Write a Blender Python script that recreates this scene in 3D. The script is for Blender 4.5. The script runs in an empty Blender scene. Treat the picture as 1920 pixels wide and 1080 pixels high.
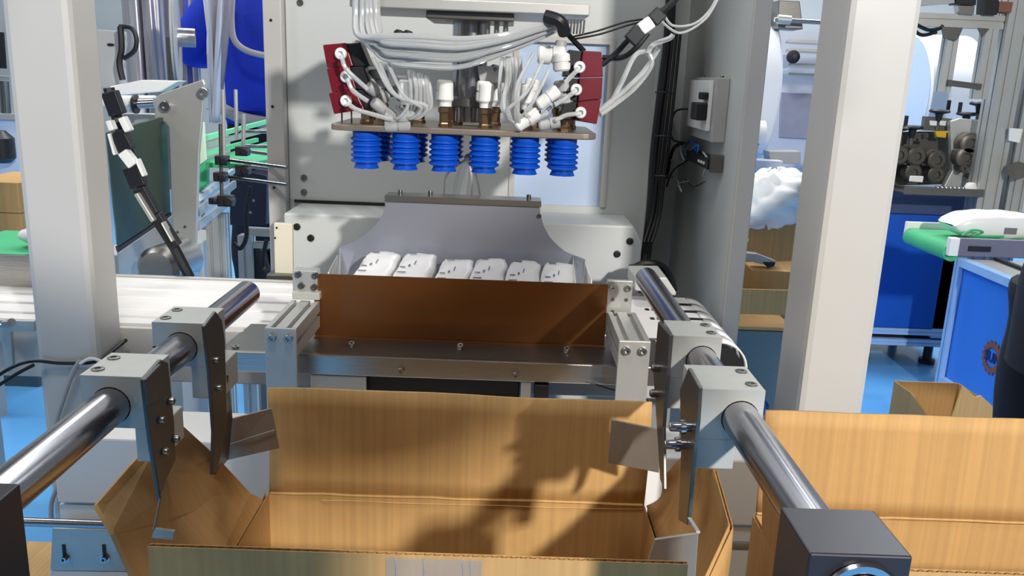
import bpy, math, random
from mathutils import Vector, Matrix
random.seed(7)
PI = math.pi
V = Vector
SC = bpy.context.scene
COL = SC.collection

# ---------------------------------------------------------------- camera
F, CX, CY, H = 1591.0, 960.0, 540.0, 1.2
_d = V((-250, 6360, F)).normalized()
_v = V((-2, -398, F)); _v = (_v - _d * _v.dot(_d)).normalized()
_r = _d.cross(_v)
cam_data = bpy.data.cameras.new('camera')
cam = bpy.data.objects.new('camera', cam_data); COL.objects.link(cam)
# image axes (x right, y down, z forward) expressed in the world frame (right, depth, up)
ax = V((_r.x, _v.x, -_d.x)); ay = V((_r.y, _v.y, -_d.y)); az = V((_r.z, _v.z, -_d.z))
cam.matrix_world = Matrix(((ax.x, -ay.x, -az.x, 0), (ax.y, -ay.y, -az.y, 0), (ax.z, -ay.z, -az.z, H), (0, 0, 0, 1)))
cam_data.sensor_width = 36.0; cam_data.lens = F / 1920 * 36; cam_data.clip_start = .02; cam_data.clip_end = 60
SC.camera = cam

def U(px, py, Y=None, z=None, x=None):
    """world point seen at a photo pixel on a plane of known depth, height or side distance"""
    q = V((px - CX, py - CY, F))
    w = V((q.dot(_r), q.dot(_v), -q.dot(_d)))
    if Y is not None: w = w * (Y / w.y)
    elif z is not None: w = w * ((z - H) / w.z)
    else: w = w * (x / w.x)
    return w + V((0, 0, H))

# ---------------------------------------------------------------- world, lamps, exposure
world = bpy.data.worlds.new('hall_light'); SC.world = world; world.use_nodes = True
bg = world.node_tree.nodes['Background']; bg.inputs[0].default_value = (1.0, .96, .90, 1); bg.inputs[1].default_value = .11
def area(name, loc, target, size, power, color=(1, 1, 1), sizey=None):
    l = bpy.data.lights.new(name, 'AREA'); l.energy = power; l.size = size; l.color = color
    if sizey: l.shape = 'RECTANGLE'; l.size_y = sizey
    o = bpy.data.objects.new(name, l); COL.objects.link(o); o.location = loc
    o.rotation_euler = (V(target) - V(loc)).to_track_quat('-Z', 'Y').to_euler(); return o
area('key_lamp', (1.65, -2.1, 2.5), (-.05, .9, .8), .16, 170, (1, .96, .90))
area('ceiling_lamp', (-.5, 4.6, 3.9), (-.5, 4.6, 0), 3.5, 170, (.92, .96, 1), 1.2)
area('ceiling_lamp', (3.2, 5.0, 3.9), (3.2, 5.0, 0), 3.5, 220, (.88, .94, 1), 1.2)
area('ceiling_lamp', (-3.0, 2.5, 3.9), (-3.0, 2.5, 0), 2.5, 80, (.95, .97, 1), 1.2)
area('ceiling_lamp', (-.25, .2, 3.4), (-.2, 1.4, .8), .5, 26, (1, .98, .95), .3)
area('side_fill', (-2.4, -.3, 2.5), (-.5, 1.1, .7), .6, 11, (1, .98, .96))  # unseen fill added to lighten the white table and post at left
SC.view_settings.view_transform = 'Standard'; SC.view_settings.look = 'None'
SC.view_settings.gamma = 1; SC.view_settings.use_curve_mapping = False; SC.view_settings.exposure = 0.0

# ---------------------------------------------------------------- materials
def lin(c):
    return tuple(((v / 255) / 12.92 if v / 255 <= .04045 else ((v / 255 + .055) / 1.055) ** 2.4) for v in c) + (1,)
MATS = {}
def mat(name, rgb, rough=.5, metal=0, var=.05, scale=20, stretch=None, bump=0, trans=0, alpha=1, coat=0, ior=1.45, bscale=None, emis=0, sheen=0):
    m = bpy.data.materials.new(name); m.use_nodes = True; MATS[name] = m
    nt = m.node_tree; b = nt.nodes['Principled BSDF']
    b.inputs['Roughness'].default_value = rough; b.inputs['Metallic'].default_value = metal; b.inputs['IOR'].default_value = ior
    if trans: b.inputs['Transmission Weight'].default_value = trans
    if alpha < 1: b.inputs['Alpha'].default_value = alpha
    if coat: b.inputs['Coat Weight'].default_value = coat
    if sheen: b.inputs['Sheen Weight'].default_value = sheen
    if emis: b.inputs['Emission Color'].default_value = lin(rgb); b.inputs['Emission Strength'].default_value = emis
    tc = nt.nodes.new('ShaderNodeTexCoord'); mp = nt.nodes.new('ShaderNodeMapping')
    nt.links.new(tc.outputs['Object'], mp.inputs[0])
    mp.inputs['Scale'].default_value = stretch or (1, 1, 1)
    n = nt.nodes.new('ShaderNodeTexNoise'); n.inputs['Scale'].default_value = scale; n.inputs['Detail'].default_value = 4
    nt.links.new(mp.outputs[0], n.inputs[0])
    cr = nt.nodes.new('ShaderNodeMixRGB'); c = lin(rgb)
    cr.inputs[1].default_value = tuple(v * (1 - var * 2) for v in c[:3]) + (1,)
    cr.inputs[2].default_value = tuple(min(1, v * (1 + var * 2)) for v in c[:3]) + (1,)
    nt.links.new(n.outputs[0], cr.inputs[0]); nt.links.new(cr.outputs[0], b.inputs['Base Color'])
    if bump:
        bp = nt.nodes.new('ShaderNodeBump'); bp.inputs['Strength'].default_value = bump; bp.inputs['Distance'].default_value = .002
        src = n
        if bscale:
            src = nt.nodes.new('ShaderNodeTexNoise'); src.inputs['Scale'].default_value = bscale; src.inputs['Detail'].default_value = 5
            nt.links.new(mp.outputs[0], src.inputs[0])
        nt.links.new(src.outputs[0], bp.inputs['Height']); nt.links.new(bp.outputs[0], b.inputs['Normal'])
    return m
def cardboard(name, rgb, axis='x', stripes=1.0):
    m = mat(name, rgb, .72, 0, .05, 3, (1, 1, 1), .25, bscale=60)
    nt = m.node_tree; b = nt.nodes['Principled BSDF']; mix = [n for n in nt.nodes if n.type == 'MIX_RGB'][0]
    tc = [n for n in nt.nodes if n.type == 'TEX_COORD'][0]
    mp = nt.nodes.new('ShaderNodeMapping'); nt.links.new(tc.outputs['Object'], mp.inputs[0])
    mp.inputs['Scale'].default_value = (1, .02, .02) if axis == 'x' else (.02, 1, .02)
    n2 = nt.nodes.new('ShaderNodeTexNoise'); n2.inputs['Scale'].default_value = 170; n2.inputs['Detail'].default_value = 3
    nt.links.new(mp.outputs[0], n2.inputs[0])
    ra = nt.nodes.new('ShaderNodeMapRange'); ra.inputs[1].default_value = .35; ra.inputs[2].default_value = .7
    ra.inputs[3].default_value = 1 - .17 * stripes; ra.inputs[4].default_value = 1.08
    nt.links.new(n2.outputs[0], ra.inputs[0])
    mu = nt.nodes.new('ShaderNodeMixRGB'); mu.blend_type = 'MULTIPLY'; mu.inputs[0].default_value = 1
    nt.links.new(mix.outputs[0], mu.inputs[1]); nt.links.new(ra.outputs[0], mu.inputs[2]); nt.links.new(mu.outputs[0], b.inputs['Base Color'])
    return m
paint = mat('painted_steel', (194, 191, 186), .38, 0, .02, 6, coat=.15)
panelm = mat('housing_paint', (200, 203, 201), .42, 0, .02, 4, coat=.1)
steel = mat('brushed_steel', (178, 176, 172), .30, 1, .06, 30, (1, 12, 12), .08)
darksteel = mat('oiled_steel', (120, 118, 114), .36, .9, .08, 25, (1, 8, 8), .05)
chrome = mat('chrome_rod', (168, 168, 174), .20, 1, .03, 40, (30, 1, 30))
alu = mat('anodised_aluminium', (186, 186, 182), .42, .55, .03, 30)
castalu = mat('bead_blasted_aluminium', (186, 187, 182), .55, .30, .03, 80, None, .06)
black = mat('black_plastic', (26, 26, 30), .45, 0, .1, 30)
blackmetal = mat('black_anodised_block', (44, 43, 50), .38, .2, .06, 14)
cable = mat('black_cable', (18, 18, 22), .5)
copper = mat('copper_coloured_sheet', (124, 80, 44), .28, .6, .12, 5, (1, 1, 2), .03)
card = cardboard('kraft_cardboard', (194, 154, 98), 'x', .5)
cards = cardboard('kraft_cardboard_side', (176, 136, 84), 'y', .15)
cardin = mat('corrugated_flute', (176, 132, 84), .8, 0, .1, 60)
whitep = mat('white_plastic', (232, 232, 230), .45, 0, .02, 10)
beltm = mat('white_belt', (228, 226, 224), .55, 0, .02, 25)
pack = mat('wipe_pack_film', (236, 236, 236), .32, 0, .02, 12, None, .25, bscale=35, coat=.2)
ink = mat('grey_print', (112, 114, 120), .6)
bluecup = mat('blue_silicone', (10, 82, 196), .38, 0, .06, 15)
red = mat('dark_red_housing', (104, 14, 30), .35, 0, .06, 15, coat=.2)
brass = mat('nickel_brass', (150, 124, 96), .28, .9, .08, 30)
hose = mat('clear_hose', (238, 240, 240), .10, 0, .02, 10, trans=.62, ior=1.3)
film = mat('clear_film', (240, 242, 244), .12, 0, .02, 10, None, .3, trans=.8, ior=1.1, bscale=15, alpha=.6)
greyp = mat('grey_fitting', (168, 168, 168), .45, 0, .04, 20)
floorm = mat('blue_epoxy_floor', (104, 182, 246), .30, 0, .04, 1.2, coat=.3)
wallm = mat('hall_wall_paint', (214, 212, 204), .8, 0, .03, 2)
green = mat('dark_green_panel', (14, 50, 36), .38, 0, .1, 3)
greytop = mat('grey_sweater', (158, 158, 166), .85, 0, .08, 14, None, .4, bscale=40)
greenb = mat('green_belt', (70, 178, 120), .5, 0, .08, 8)
greenb2 = mat('bright_green_rail', (120, 222, 170), .45, 0, .05, 8)
bluep = mat('deep_blue_panel', (14, 82, 180), .40, 0, .04, 2, coat=.1)
bluep2 = mat('mid_blue_panel', (52, 122, 220), .40, 0, .04, 2)
jacket = mat('royal_blue_fabric', (20, 52, 190), .75, 0, .22, 9, None, .7, bscale=22)
greyfab = mat('grey_lining', (176, 168, 172), .85, 0, .06, 20)
whitefab = mat('white_cloth', (228, 224, 232), .8, 0, .03, 8, None, .5, bscale=10)
trouser = mat('dark_trouser_cloth', (22, 26, 40), .85, 0, .15, 12, None, .4, bscale=30)
skin = mat('skin', (205, 160, 135), .55, 0, .05, 10)
hairm = mat('black_hair', (22, 20, 20), .6, 0, .2, 60)
rollw = mat('white_fabric_roll', (232, 236, 242), .7, 0, .02, 6)
rollend = mat('roll_end', (196, 212, 236), .75, 0, .03, 30)
foil = mat('silver_film', (182, 180, 186), .32, .8, .3, 3.5, (6, 6, .35), .6, bscale=7)
gearm = mat('dark_gear_steel', (96, 92, 86), .4, .7, .15, 20)
yellow = mat('yellow_plastic', (214, 168, 30), .5)
orange = mat('logo_brown', (126, 78, 62), .6)
bluewin = mat('pale_blue_acrylic', (194, 212, 238), .18, 0, .04, 2, coat=.4)
bag = mat('white_plastic_bag', (236, 238, 238), .4, 0, .03, 6, None, .8, bscale=9)
tealm = mat('teal_bottle', (20, 110, 130), .35)

# ---------------------------------------------------------------- mesh helpers
class MB:
    def __init__(s): s.v = []; s.f = []; s.sm = []
    def add(s, vs, fs, smooth=False):
        n = len(s.v); s.v += [V(p) for p in vs]; s.f += [tuple(i + n for i in f) for f in fs]; s.sm += [smooth] * len(fs); return s
    def box(s, x0, x1, y0, y1, z0, z1):
        x0, x1 = sorted((x0, x1)); y0, y1 = sorted((y0, y1)); z0, z1 = sorted((z0, z1))
        return s.add([(x0, y0, z0), (x1, y0, z0), (x1, y1, z0), (x0, y1, z0), (x0, y0, z1), (x1, y0, z1), (x1, y1, z1), (x0, y1, z1)],
              [(0, 3, 2, 1), (4, 5, 6, 7), (0, 1, 5, 4), (1, 2, 6, 5), (2, 3, 7, 6), (3, 0, 4, 7)])
    def obox(s, c, X, Y, Z):
        c, X, Y, Z = map(V, (c, X, Y, Z)); vs = []
        for k in (-1, 1):
            for a, b in ((-1, -1), (1, -1), (1, 1), (-1, 1)): vs.append(c + X * a * .5 + Y * b * .5 + Z * k * .5)
        return s.add(vs, [(0, 3, 2, 1), (4, 5, 6, 7), (0, 1, 5, 4), (1, 2, 6, 5), (2, 3, 7, 6), (3, 0, 4, 7)])
    def prism(s, pts, vec):
        n = len(pts); pts = [V(p) for p in pts]; vec = V(vec)
        vs = pts + [p + vec for p in pts]
        return s.add(vs, [tuple(range(n))[::-1], tuple(range(n, 2 * n))] + [(i, (i + 1) % n, (i + 1) % n + n, i + n) for i in range(n)])
    def lathe(s, prof, base, axis=(0, 0, 1), n=20, sx=1, sy=1, cap=True):
        a = V(axis).normalized(); t = V((0, 1, 0)) if abs(a.y) < .9 else V((1, 0, 0))
        e1 = t.cross(a).normalized(); e2 = a.cross(e1); base = V(base); vs = []
        for r, h in prof:
            for i in range(n):
                th = 2 * PI * i / n; vs.append(base + a * h + e1 * (r * sx * math.cos(th)) + e2 * (r * sy * math.sin(th)))
        fs = []
        for k in range(len(prof) - 1):
            for i in range(n): j = (i + 1) % n; fs.append((k * n + i, k * n + j, (k + 1) * n + j, (k + 1) * n + i))
        if cap: fs += [tuple(range(n))[::-1], tuple(range((len(prof) - 1) * n, len(prof) * n))]
        return s.add(vs, fs, True)
    def cyl(s, p0, p1, r, n=16, r1=None):
        p0, p1 = V(p0), V(p1); return s.lathe([(r, 0), (r if r1 is None else r1, (p1 - p0).length)], p0, p1 - p0, n)
    def tube(s, pts, r, n=8, sub=6, cap=True):
        pts = [V(p) for p in pts]
        if sub > 1 and len(pts) > 2:
            out = []; P = [pts[0]] + pts + [pts[-1]]
            for i in range(1, len(P) - 2):
                for k in range(sub):
                    t = k / sub; a, b, c, d = P[i - 1], P[i], P[i + 1], P[i + 2]
                    out.append(.5 * ((2 * b) + (c - a) * t + (2 * a - 5 * b + 4 * c - d) * t * t + (3 * b - a - 3 * c + d) * t ** 3))
            out.append(pts[-1]); pts = out
        vs = []; prev = None; m = len(pts)
        for i, p in enumerate(pts):
            tg = (pts[min(i + 1, m - 1)] - pts[max(i - 1, 0)]).normalized()
            if prev is None:
                t = V((0, 0, 1)) if abs(tg.z) < .9 else V((1, 0, 0)); e = tg.cross(t).normalized()
            else: e = (prev - tg * prev.dot(tg)).normalized()
            prev = e; b = tg.cross(e)
            rr = r(i / (m - 1)) if callable(r) else r
            for k in range(n): th = 2 * PI * k / n; vs.append(p + e * rr * math.cos(th) + b * rr * math.sin(th))
        fs = [(i * n + k, i * n + (k + 1) % n, (i + 1) * n + (k + 1) % n, (i + 1) * n + k) for i in range(m - 1) for k in range(n)]
        if cap: fs += [tuple(range(n))[::-1], tuple(range((m - 1) * n, m * n))]
        return s.add(vs, fs, True)
    def sweep(s, poly, p0, p1, up=(0, 0, 1)):
        p0, p1 = V(p0), V(p1); d = (p1 - p0).normalized(); up = V(up); rt = d.cross(up).normalized(); up = rt.cross(d)
        return s.prism([p0 + rt * a + up * b for a, b in poly], p1 - p0)
    def profile(s, p0, p1, w, h, up=(0, 0, 1), nx=1, ny=1, slot=.008, dep=.006):
        """aluminium extrusion with T slots on its sides"""
        pts = []
        def side(a, b, nrm, n):
            a, b, nrm = V(a), V(b), V(nrm); L = (b - a).length; d = (b - a) / L; pts.append(a)
            for k in range(n):
                c = a + d * L * (k + .5) / n
                pts.extend([c - d * slot / 2, c - d * slot / 2 - nrm * dep, c + d * slot / 2 - nrm * dep, c + d * slot / 2])
        a, b = w / 2, h / 2
        side((-a, -b), (a, -b), (0, -1), nx); side((a, -b), (a, b), (1, 0), ny); side((a, b), (-a, b), (0, 1), nx); side((-a, b), (-a, -b), (-1, 0), ny)
        return s.sweep([(p.x, p.y) for p in pts], p0, p1, up)
    def screw(s, c, axis, r=.005, h=.005, n=14):
        return s.lathe([(r, 0), (r, h * .8), (r * .88, h), (r * .5, h), (r * .5, h * .4), (0.0001, h * .4)], c, axis, n)
    def grid(s, fn, nu, nv, smooth=True):
        vs = [fn(i / nu, j / nv) for i in range(nu + 1) for j in range(nv + 1)]
        return s.add(vs, [(i * (nv + 1) + j, (i + 1) * (nv + 1) + j, (i + 1) * (nv + 1) + j + 1, i * (nv + 1) + j + 1) for i in range(nu) for j in range(nv)], smooth)

def wloc(o):
    p = V((0, 0, 0))
    while o is not None: p += o.location; o = o.parent
    return p
def build(mb, name, m, parent=None, bev=0, label=None, origin=None, solid=0, subsurf=0, ang=35):
    off = wloc(parent) if parent else V((0, 0, 0))
    org = V(origin) if origin is not None else off
    me = bpy.data.meshes.new(name)
    me.from_pydata([tuple(p - org) for p in mb.v], [], mb.f)
    me.polygons.foreach_set('use_smooth', mb.sm if not subsurf else [True] * len(mb.f))
    me.update()
    if any(mb.sm) and not subsurf: me.set_sharp_from_angle(angle=math.radians(ang))
    me.materials.append(m)
    o = bpy.data.objects.new(name, me); COL.objects.link(o)
    o.location = org - off
    if parent: o.parent = parent
    if bev:
        md = o.modifiers.new('bevel', 'BEVEL'); md.width = bev; md.segments = 2; md.limit_method = 'ANGLE'; md.angle_limit = math.radians(50)
    if solid:
        md = o.modifiers.new('solid', 'SOLIDIFY'); md.thickness = solid
    if subsurf:
        md = o.modifiers.new('sub', 'SUBSURF'); md.levels = subsurf; md.render_levels = subsurf
    if label: o['label'] = label
    return o
def thing(name, label, cat, loc=(0, 0, 0), group=None):
    o = bpy.data.objects.new(name, None); COL.objects.link(o); o.location = loc; o.empty_display_size = .05
    o['label'] = label; o['category'] = cat
    if group: o['group'] = group
    return o
def solo(mb, name, m, label, cat, group=None, bev=0, **k):
    lo = [min(p[i] for p in mb.v) for i in range(3)]; hi = [max(p[i] for p in mb.v) for i in range(3)]
    o = build(mb, name, m, None, bev, origin=((lo[0] + hi[0]) / 2, (lo[1] + hi[1]) / 2, lo[2]), **k)
    o['label'] = label; o['category'] = cat
    if group: o['group'] = group
    return o
def struct(mb, name, m, bev=0):
    o = build(mb, name, m, None, bev); o['kind'] = 'structure'; return o
def dupto(o, delta, parent=None):
    """a copy of a part (and its own pieces) moved by delta"""
    c = o.copy(); COL.objects.link(c); c.location = o.location + V(delta); c.parent = parent or o.parent
    for ch in o.children:
        g = ch.copy(); COL.objects.link(g); g.parent = c
    return c
def screws(parent, pts, axis, r, h, m=None, name='screw'):
    base = None
    for p in pts:
        p = V(p)
        if base is None: base = build(MB().screw(p, axis, r, h), name, m or steel, parent, origin=p); b0 = p
        else: dupto(base, p - b0)
# ================================================================ the setting
struct(MB().box(-7, 8, -4, 9, -.05, 0), 'floor', floorm)
wl = struct(MB().box(-7, 8, 9, 9.1, 0, 4.2), 'wall_back', wallm)
struct(MB().box(-7.1, -7, -4, 9.1, 0, 4.2), 'wall_left', wallm)
struct(MB().box(8, 8.1, -4, 9.1, 0, 4.2), 'wall_right', wallm)

# ================================================================ gantry frame
def post(x0, x1, y0, y1, label, extra):
    t = thing('gantry_post', label, 'post', ((x0 + x1) / 2, (y0 + y1) / 2, 0))
    build(MB().box(x0, x1, y0, y1, .012, 2.1), 'column', paint, t, .010)
    build(MB().box(x0 - .04, x1 + .04, y0 - .04, y1 + .04, 0, .012), 'foot_plate', darksteel, t, .002)
    screws(t, [(x0 - .02, y0 - .02, .012), (x1 + .02, y0 - .02, .012), (x0 - .02, y1 + .02, .012), (x1 + .02, y1 + .02, .012)], (0, 0, 1), .009, .008)
    return t
post(-.690, -.598, 1.20, 1.285, 'light grey square steel post on the left, strapped with a black cable', 0)
post(.452, .552, 1.20, 1.315, 'light grey square steel post on the right, standing between the cardboard boxes', 0)

# housing behind the manipulator
YB = 1.90; SX = .420; YF = 1.545; YK = 2.12
h = thing('machine_housing', 'light grey sheet steel machine housing behind the suction head', 'housing', (-.09, YB, 0))
z0, z1 = .60, 2.05
wx0, wx1 = U(966, 300, Y=YB).x, U(1130, 300, Y=YB).x; wz0, wz1 = U(1050, 385, Y=YB).z, U(1050, 80, Y=YB).z
XL, XR = U(540, 200, Y=YB).x, U(1216, 300, Y=YB).x
b = MB().box(XL, wx0, YB, YB + .02, z0, z1).box(wx1, XR, YB, YB + .02, z0, z1).box(wx0, wx1, YB, YB + .02, z0, wz0).box(wx0, wx1, YB, YB + .02, wz1, z1)
build(b, 'back_panel', panelm, h)
build(MB().box(wx0, wx1, YB + .012, YB + .018, wz0, wz1), 'access_window', bluewin, h, label='pale blue acrylic access window')
fx = U(505, 200, Y=YB).x
build(MB().box(fx, XL - .002, YB - .03, YB + .02, z0, z1), 'edge_flange', paint, h, .002)
build(MB().box(XR, XR + .010, YB - .03, YK, z0, z1), 'inner_flange', panelm, h)
build(MB().box(XR + .012, SX - .001, YK - .012, YK, z0, z1), 'recess_panel', panelm, h)
build(MB().box(SX, SX + .004, YF + .015, YK, .60, z1), 'side_panel', panelm, h)
build(MB().box(SX - .002, SX + .030, YF, YF + .014, .60, z1), 'front_flange', paint, h, .002)
build(MB().box(SX + .026, SX + .030, YF + .015, YF + .10, .60, z1), 'return_flange', paint, h)
screws(h, [U(p[0], p[1], Y=YB) for p in ((570, 333), (563, 5), (570, 360))], (0, -1, 0), .007, .004, darksteel)
screws(h, [U(p[0], p[1], Y=YB - .03) for p in ((508, 38), (511, 200), (514, 352))], (0, -1, 0), .003, .002, black)
# protruding cross beam at the foot of the housing, chamfered at its right end
yb = 1.75; zt, zb = .905, .64
pts = [(-.462, zb), (.288, zb), (.288, zt - .035), (.268, zt), (-.462, zt)]
beam = build(MB().prism([V((x, yb, z)) for x, z in pts], (0, YB - yb - .001, 0)), 'cross_beam', panelm, h, .004)
screws(beam, [U(p[0], p[1], Y=yb) for p in ((557, 425), (583, 446), (1181, 452), (1157, 476))], (0, -1, 0), .0075, .003, black)
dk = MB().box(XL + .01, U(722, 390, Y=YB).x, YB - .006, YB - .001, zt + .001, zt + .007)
build(dk, 'dark_gap_strip', black, h)  # black strip drawn along the dark gap line above the beam
build(MB().box(-.50, .44, 1.66, 2.10, .02, .60), 'bounce_block_cabinet', panelm, h, .004)  # closed base added under the housing to block blue floor bounce
build(MB().box(-.48, .42, 1.68, 2.08, 0, .02), 'plinth', black, h)
# window frame moulding lines on the panel
fm = MB()
for a, b_, c, d in ((wx0 - .012, wx0, wz0, wz1), (wx1, wx1 + .012, wz0, wz1)): fm.box(a, b_, YB - .004, YB - .0005, c, d)
fm.box(wx0 - .012, wx1 + .012, YB - .004, YB - .0005, wz1, wz1 + .012)
build(fm, 'window_surround', paint, h)

# overhead frame carrying the lift (just above the picture)
g = thing('overhead_frame', 'light grey overhead frame joining the two front posts to the housing', 'frame', (-.07, 1.24, 2.05))
build(MB().box(-.595, .448, 1.205, 1.285, 2.0, 2.09), 'front_beam', paint, g, .004)
for x in (-.66, .48): build(MB().box(x, x + .06, 1.32, 1.86, 2.0, 2.08), 'side_beam', paint, g, .004)
build(MB().box(-.62, .30, 1.5, 1.58, 2.1, 2.18), 'lift_beam', paint, g, .004)

# ================================================================ suction manipulator
YC = 1.42; zp = 1.112
sm = thing('suction_manipulator', 'suction head with blue bellows cups, red ejectors and clear air hoses', 'manipulator', (-.075, 1.46, 1.10))
top0 = U(650, 2, Y=1.40)
build(MB().box(U(655, 2, Y=1.39).x, U(1107, 2, Y=1.39).x, 1.39, 1.60, 1.295, 1.312), 'carriage_plate', alu, sm, .002)
build(MB().box(U(800, 10, Y=1.42).x, U(965, 10, Y=1.42).x, 1.41, 1.55, 1.283, 1.295), 'lift_flange', darksteel, sm, .002)
cx = U(882, 60, Y=1.49).x
build(MB().cyl((cx, 1.49, 1.155), (cx, 1.49, 1.283), .030, 28), 'lift_column', chrome, sm)
build(MB().lathe([(.028, 0), (.040, .002), (.040, .014), (.030, .018)], (cx, 1.49, 1.145), (0, 0, 1), 24), 'column_collar', darksteel, sm)
build(MB().cyl((cx, 1.49, zp + .008), (cx, 1.49, 1.146), .023, 24), 'column_foot', chrome, sm)
for px in (915, 932, 949):
    x = U(px, 30, Y=1.45).x; build(MB().cyl((x, 1.45, 1.235), (x, 1.45, 1.283), .0042, 10), 'guide_pin', steel, sm)
spr = MB()
for k in range(7):
    x = U(1060 + k * 6, 24, Y=1.40).x; spr.cyl((x, 1.405, 1.268), (x + .001, 1.405, 1.290), .0016, 8)
build(spr, 'return_spring', steel, sm)
screws(sm, [(U(p, 12, Y=1.39).x, 1.45, 1.294) for p in (657, 668, 835)], (0, 0, -1), .006, .012)
# base plate (rounded corners)
xa, xb = U(616, 238, Y=1.385).x, U(1120, 250, Y=1.385).x
ya, yb2 = 1.385, 1.60; rc = .022; pl = []
for cxx, cyy, a0 in ((xb - rc, yb2 - rc, 0), (xa + rc, yb2 - rc, 90), (xa + rc, ya + rc, 180), (xb - rc, ya + rc, 270)):
    for k in range(5): a = math.radians(a0 + k * 22.5); pl.append(V((cxx + rc * math.cos(a), cyy + rc * math.sin(a), zp - .008)))
platem = mat('bronze_grey_plate', (150, 138, 126), .38, .6, .05, 20)
build(MB().prism(pl, (0, 0, .010)), 'base_plate', platem, sm, .002)
# bellows cups
def cup_mesh(p):
    pr = [(.012, 0), (.0225, -.002), (.0225, -.008)]
    z = -.010
    for k in range(5):
        pr += [(.0215, z), (.0258, z - .0028), (.0258, z - .0050), (.0215, z - .0075)]; z -= .0088
    pr += [(.018, z), (.0205, z - .006), (.0215, z - .0075), (.012, z - .0070), (.002, z - .004)]
    return MB().lathe(pr, p, (0, 0, 1), 28, sx=.98, sy=1.15)
cup = None
cpx = (687, 760, 833, 908, 985, 1056)
cxs = [U(p, 285, Y=YC).x for p in cpx]
for row, y in ((0, YC), (1, 1.55)):
    for x in cxs:
        p = V((x, y, zp - .008))
        if cup is None:
            cup = build(cup_mesh(p), 'suction_cup', bluecup, sm, origin=p); cp0 = p
            build(MB().cyl(p + V((0, 0, -.002)), p + V((0, 0, .004)), .0135, 18), 'cup_collar', whitep, cup, origin=p)
        else: dupto(cup, p - cp0)
# brass fittings + white push-in elbows above every cup
def fitting(p):
    o = build(MB().lathe([(.0112, 0), (.0112, .005), (.0095, .007), (.0095, .022), (.0116, .024), (.0116, .031), (.008, .033)], p, (0, 0, 1), 6), 'brass_fitting', brass, sm, origin=p)
    build(MB().lathe([(.0105, .033), (.0105, .040), (.0135, .044), (.0125, .058), (.0125, .070), (.0095, .073)], p, (0, 0, 1), 14).lathe([(.008, 0), (.0105, .004), (.0105, .014), (.008, .018)], p + V((0, .006, .060)), (0, 1, .2), 12), 'push_in_elbow', whitep, o, origin=p)
    return o
f0 = None
for i, x in enumerate(cxs):
    for dx, y in ((0, 1.425), (.014, 1.50), (-.004, 1.56)):
        p = V((x + dx, y, zp + .002))
        if f0 is None: f0 = fitting(p); fp = p
        else: dupto(f0, p - fp)
# ejector stacks (three red units each)
def ejector(corners, Y, side):
    """corners: px polygon of the red face from top to bottom, three units"""
    for k, poly in enumerate(corners):
        pts = [U(a, b_, Y=Y) for a, b_ in poly]
        e = build(MB().prism(pts, (0, .055, 0)), 'vacuum_ejector', red, sm, .0015)
        # black body beside it
        a, b_ = (pts[1], pts[2]) if side < 0 else (pts[0], pts[3])
        w = V((.020 * -side, 0, 0))
        build(MB().prism([a + V((0, .006, -.001)), a + w * 1.1 + V((0, .006, .001)), b_ + w * 1.3 + V((0, .006, .001)), b_ + V((0, .006, 0))], (0, .045, 0)), 'ejector_body', black, e, .0015)
ejector([[(605, 84), (648, 80), (662, 124), (613, 127)], [(612, 128), (655, 124), (668, 168), (622, 173)], [(616, 174), (665, 168), (683, 205), (626, 214)]], 1.40, -1)
ejector([[(1093, 95), (1128, 97), (1131, 144), (1086, 146)], [(1086, 147), (1130, 145), (1128, 186), (1084, 190)], [(1084, 191), (1127, 187), (1119, 233), (1078, 226)]], 1.40, 1)
for px, py in ((640, 101), (650, 144), (650, 189), (1086, 126), (1080, 168), (1088, 211)):
    p = U(px, py, Y=1.398)
    k = build(MB().lathe([(.009, 0), (.0095, .006), (.008, .009), (.0045, .010), (.0042, .004)], p, (0, -1, 0), 20), 'hose_port', whitep, sm, origin=p)
for px, py in ((641, 218), (659, 214)):
    p = U(px, py, Y=1.42); build(MB().cyl(p + V((0, 0, .012)), V((p.x, p.y, zp + .001)), .0014, 6), 'ejector_pin', darksteel, sm)
# Y couplings: stubby grey / white bodies, each [p0, p1, radius, material]
def coupling(a, b_, Y0, Y1, r, m):
    p, q = U(*a, Y=Y0), U(*b_, Y=Y1); L = (q - p).length; r *= 1.2
    o = build(MB().lathe([(r * .8, 0), (r, .003), (r, L * .45), (r * .82, L * .47), (r * .82, L * .53), (r, L * .55), (r, L - .003), (r * .75, L)], p, q - p, 16), 'tube_coupling', m, sm, origin=p)
    return o
for a in (((672, 138), (704, 172), 1.42, 1.43, .0105, greyp), ((690, 160), (726, 188), 1.40, 1.42, .0085, greyp), ((700, 190), (738, 222), 1.39, 1.41, .0080, greyp),
          ((706, 130), (710, 168), 1.46, 1.46, .016, greyp), ((716, 172), (760, 168), 1.47, 1.48, .0085, greyp), ((758, 142), (757, 190), 1.45, 1.45, .0105, greyp),
          ((722, 238), (770, 236), 1.39, 1.39, .0075, greyp), ((835, 150), (832, 192), 1.43, 1.43, .011, whitep), ((908, 152), (905, 192), 1.43, 1.43, .010, whitep),
          ((1008, 102), (1060, 104), 1.42, 1.42, .0125, whitep), ((1052, 100), (1054, 134), 1.41, 1.41, .0120, whitep), ((1056, 150), (1060, 196), 1.42, 1.42, .0135, greyp),
          ((1000, 148), (990, 192), 1.43, 1.43, .0100, whitep), ((1047, 168), (1008, 198), 1.39, 1.39, .0085, whitep), ((1010, 210), (968, 238), 1.38, 1.38, .0085, whitep),
          ((1050, 228), (1010, 236), 1.385, 1.385, .0075, greyp), ((1052, 76), (1050, 100), 1.43, 1.43, .008, greyp)):
    coupling(*a)
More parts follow.
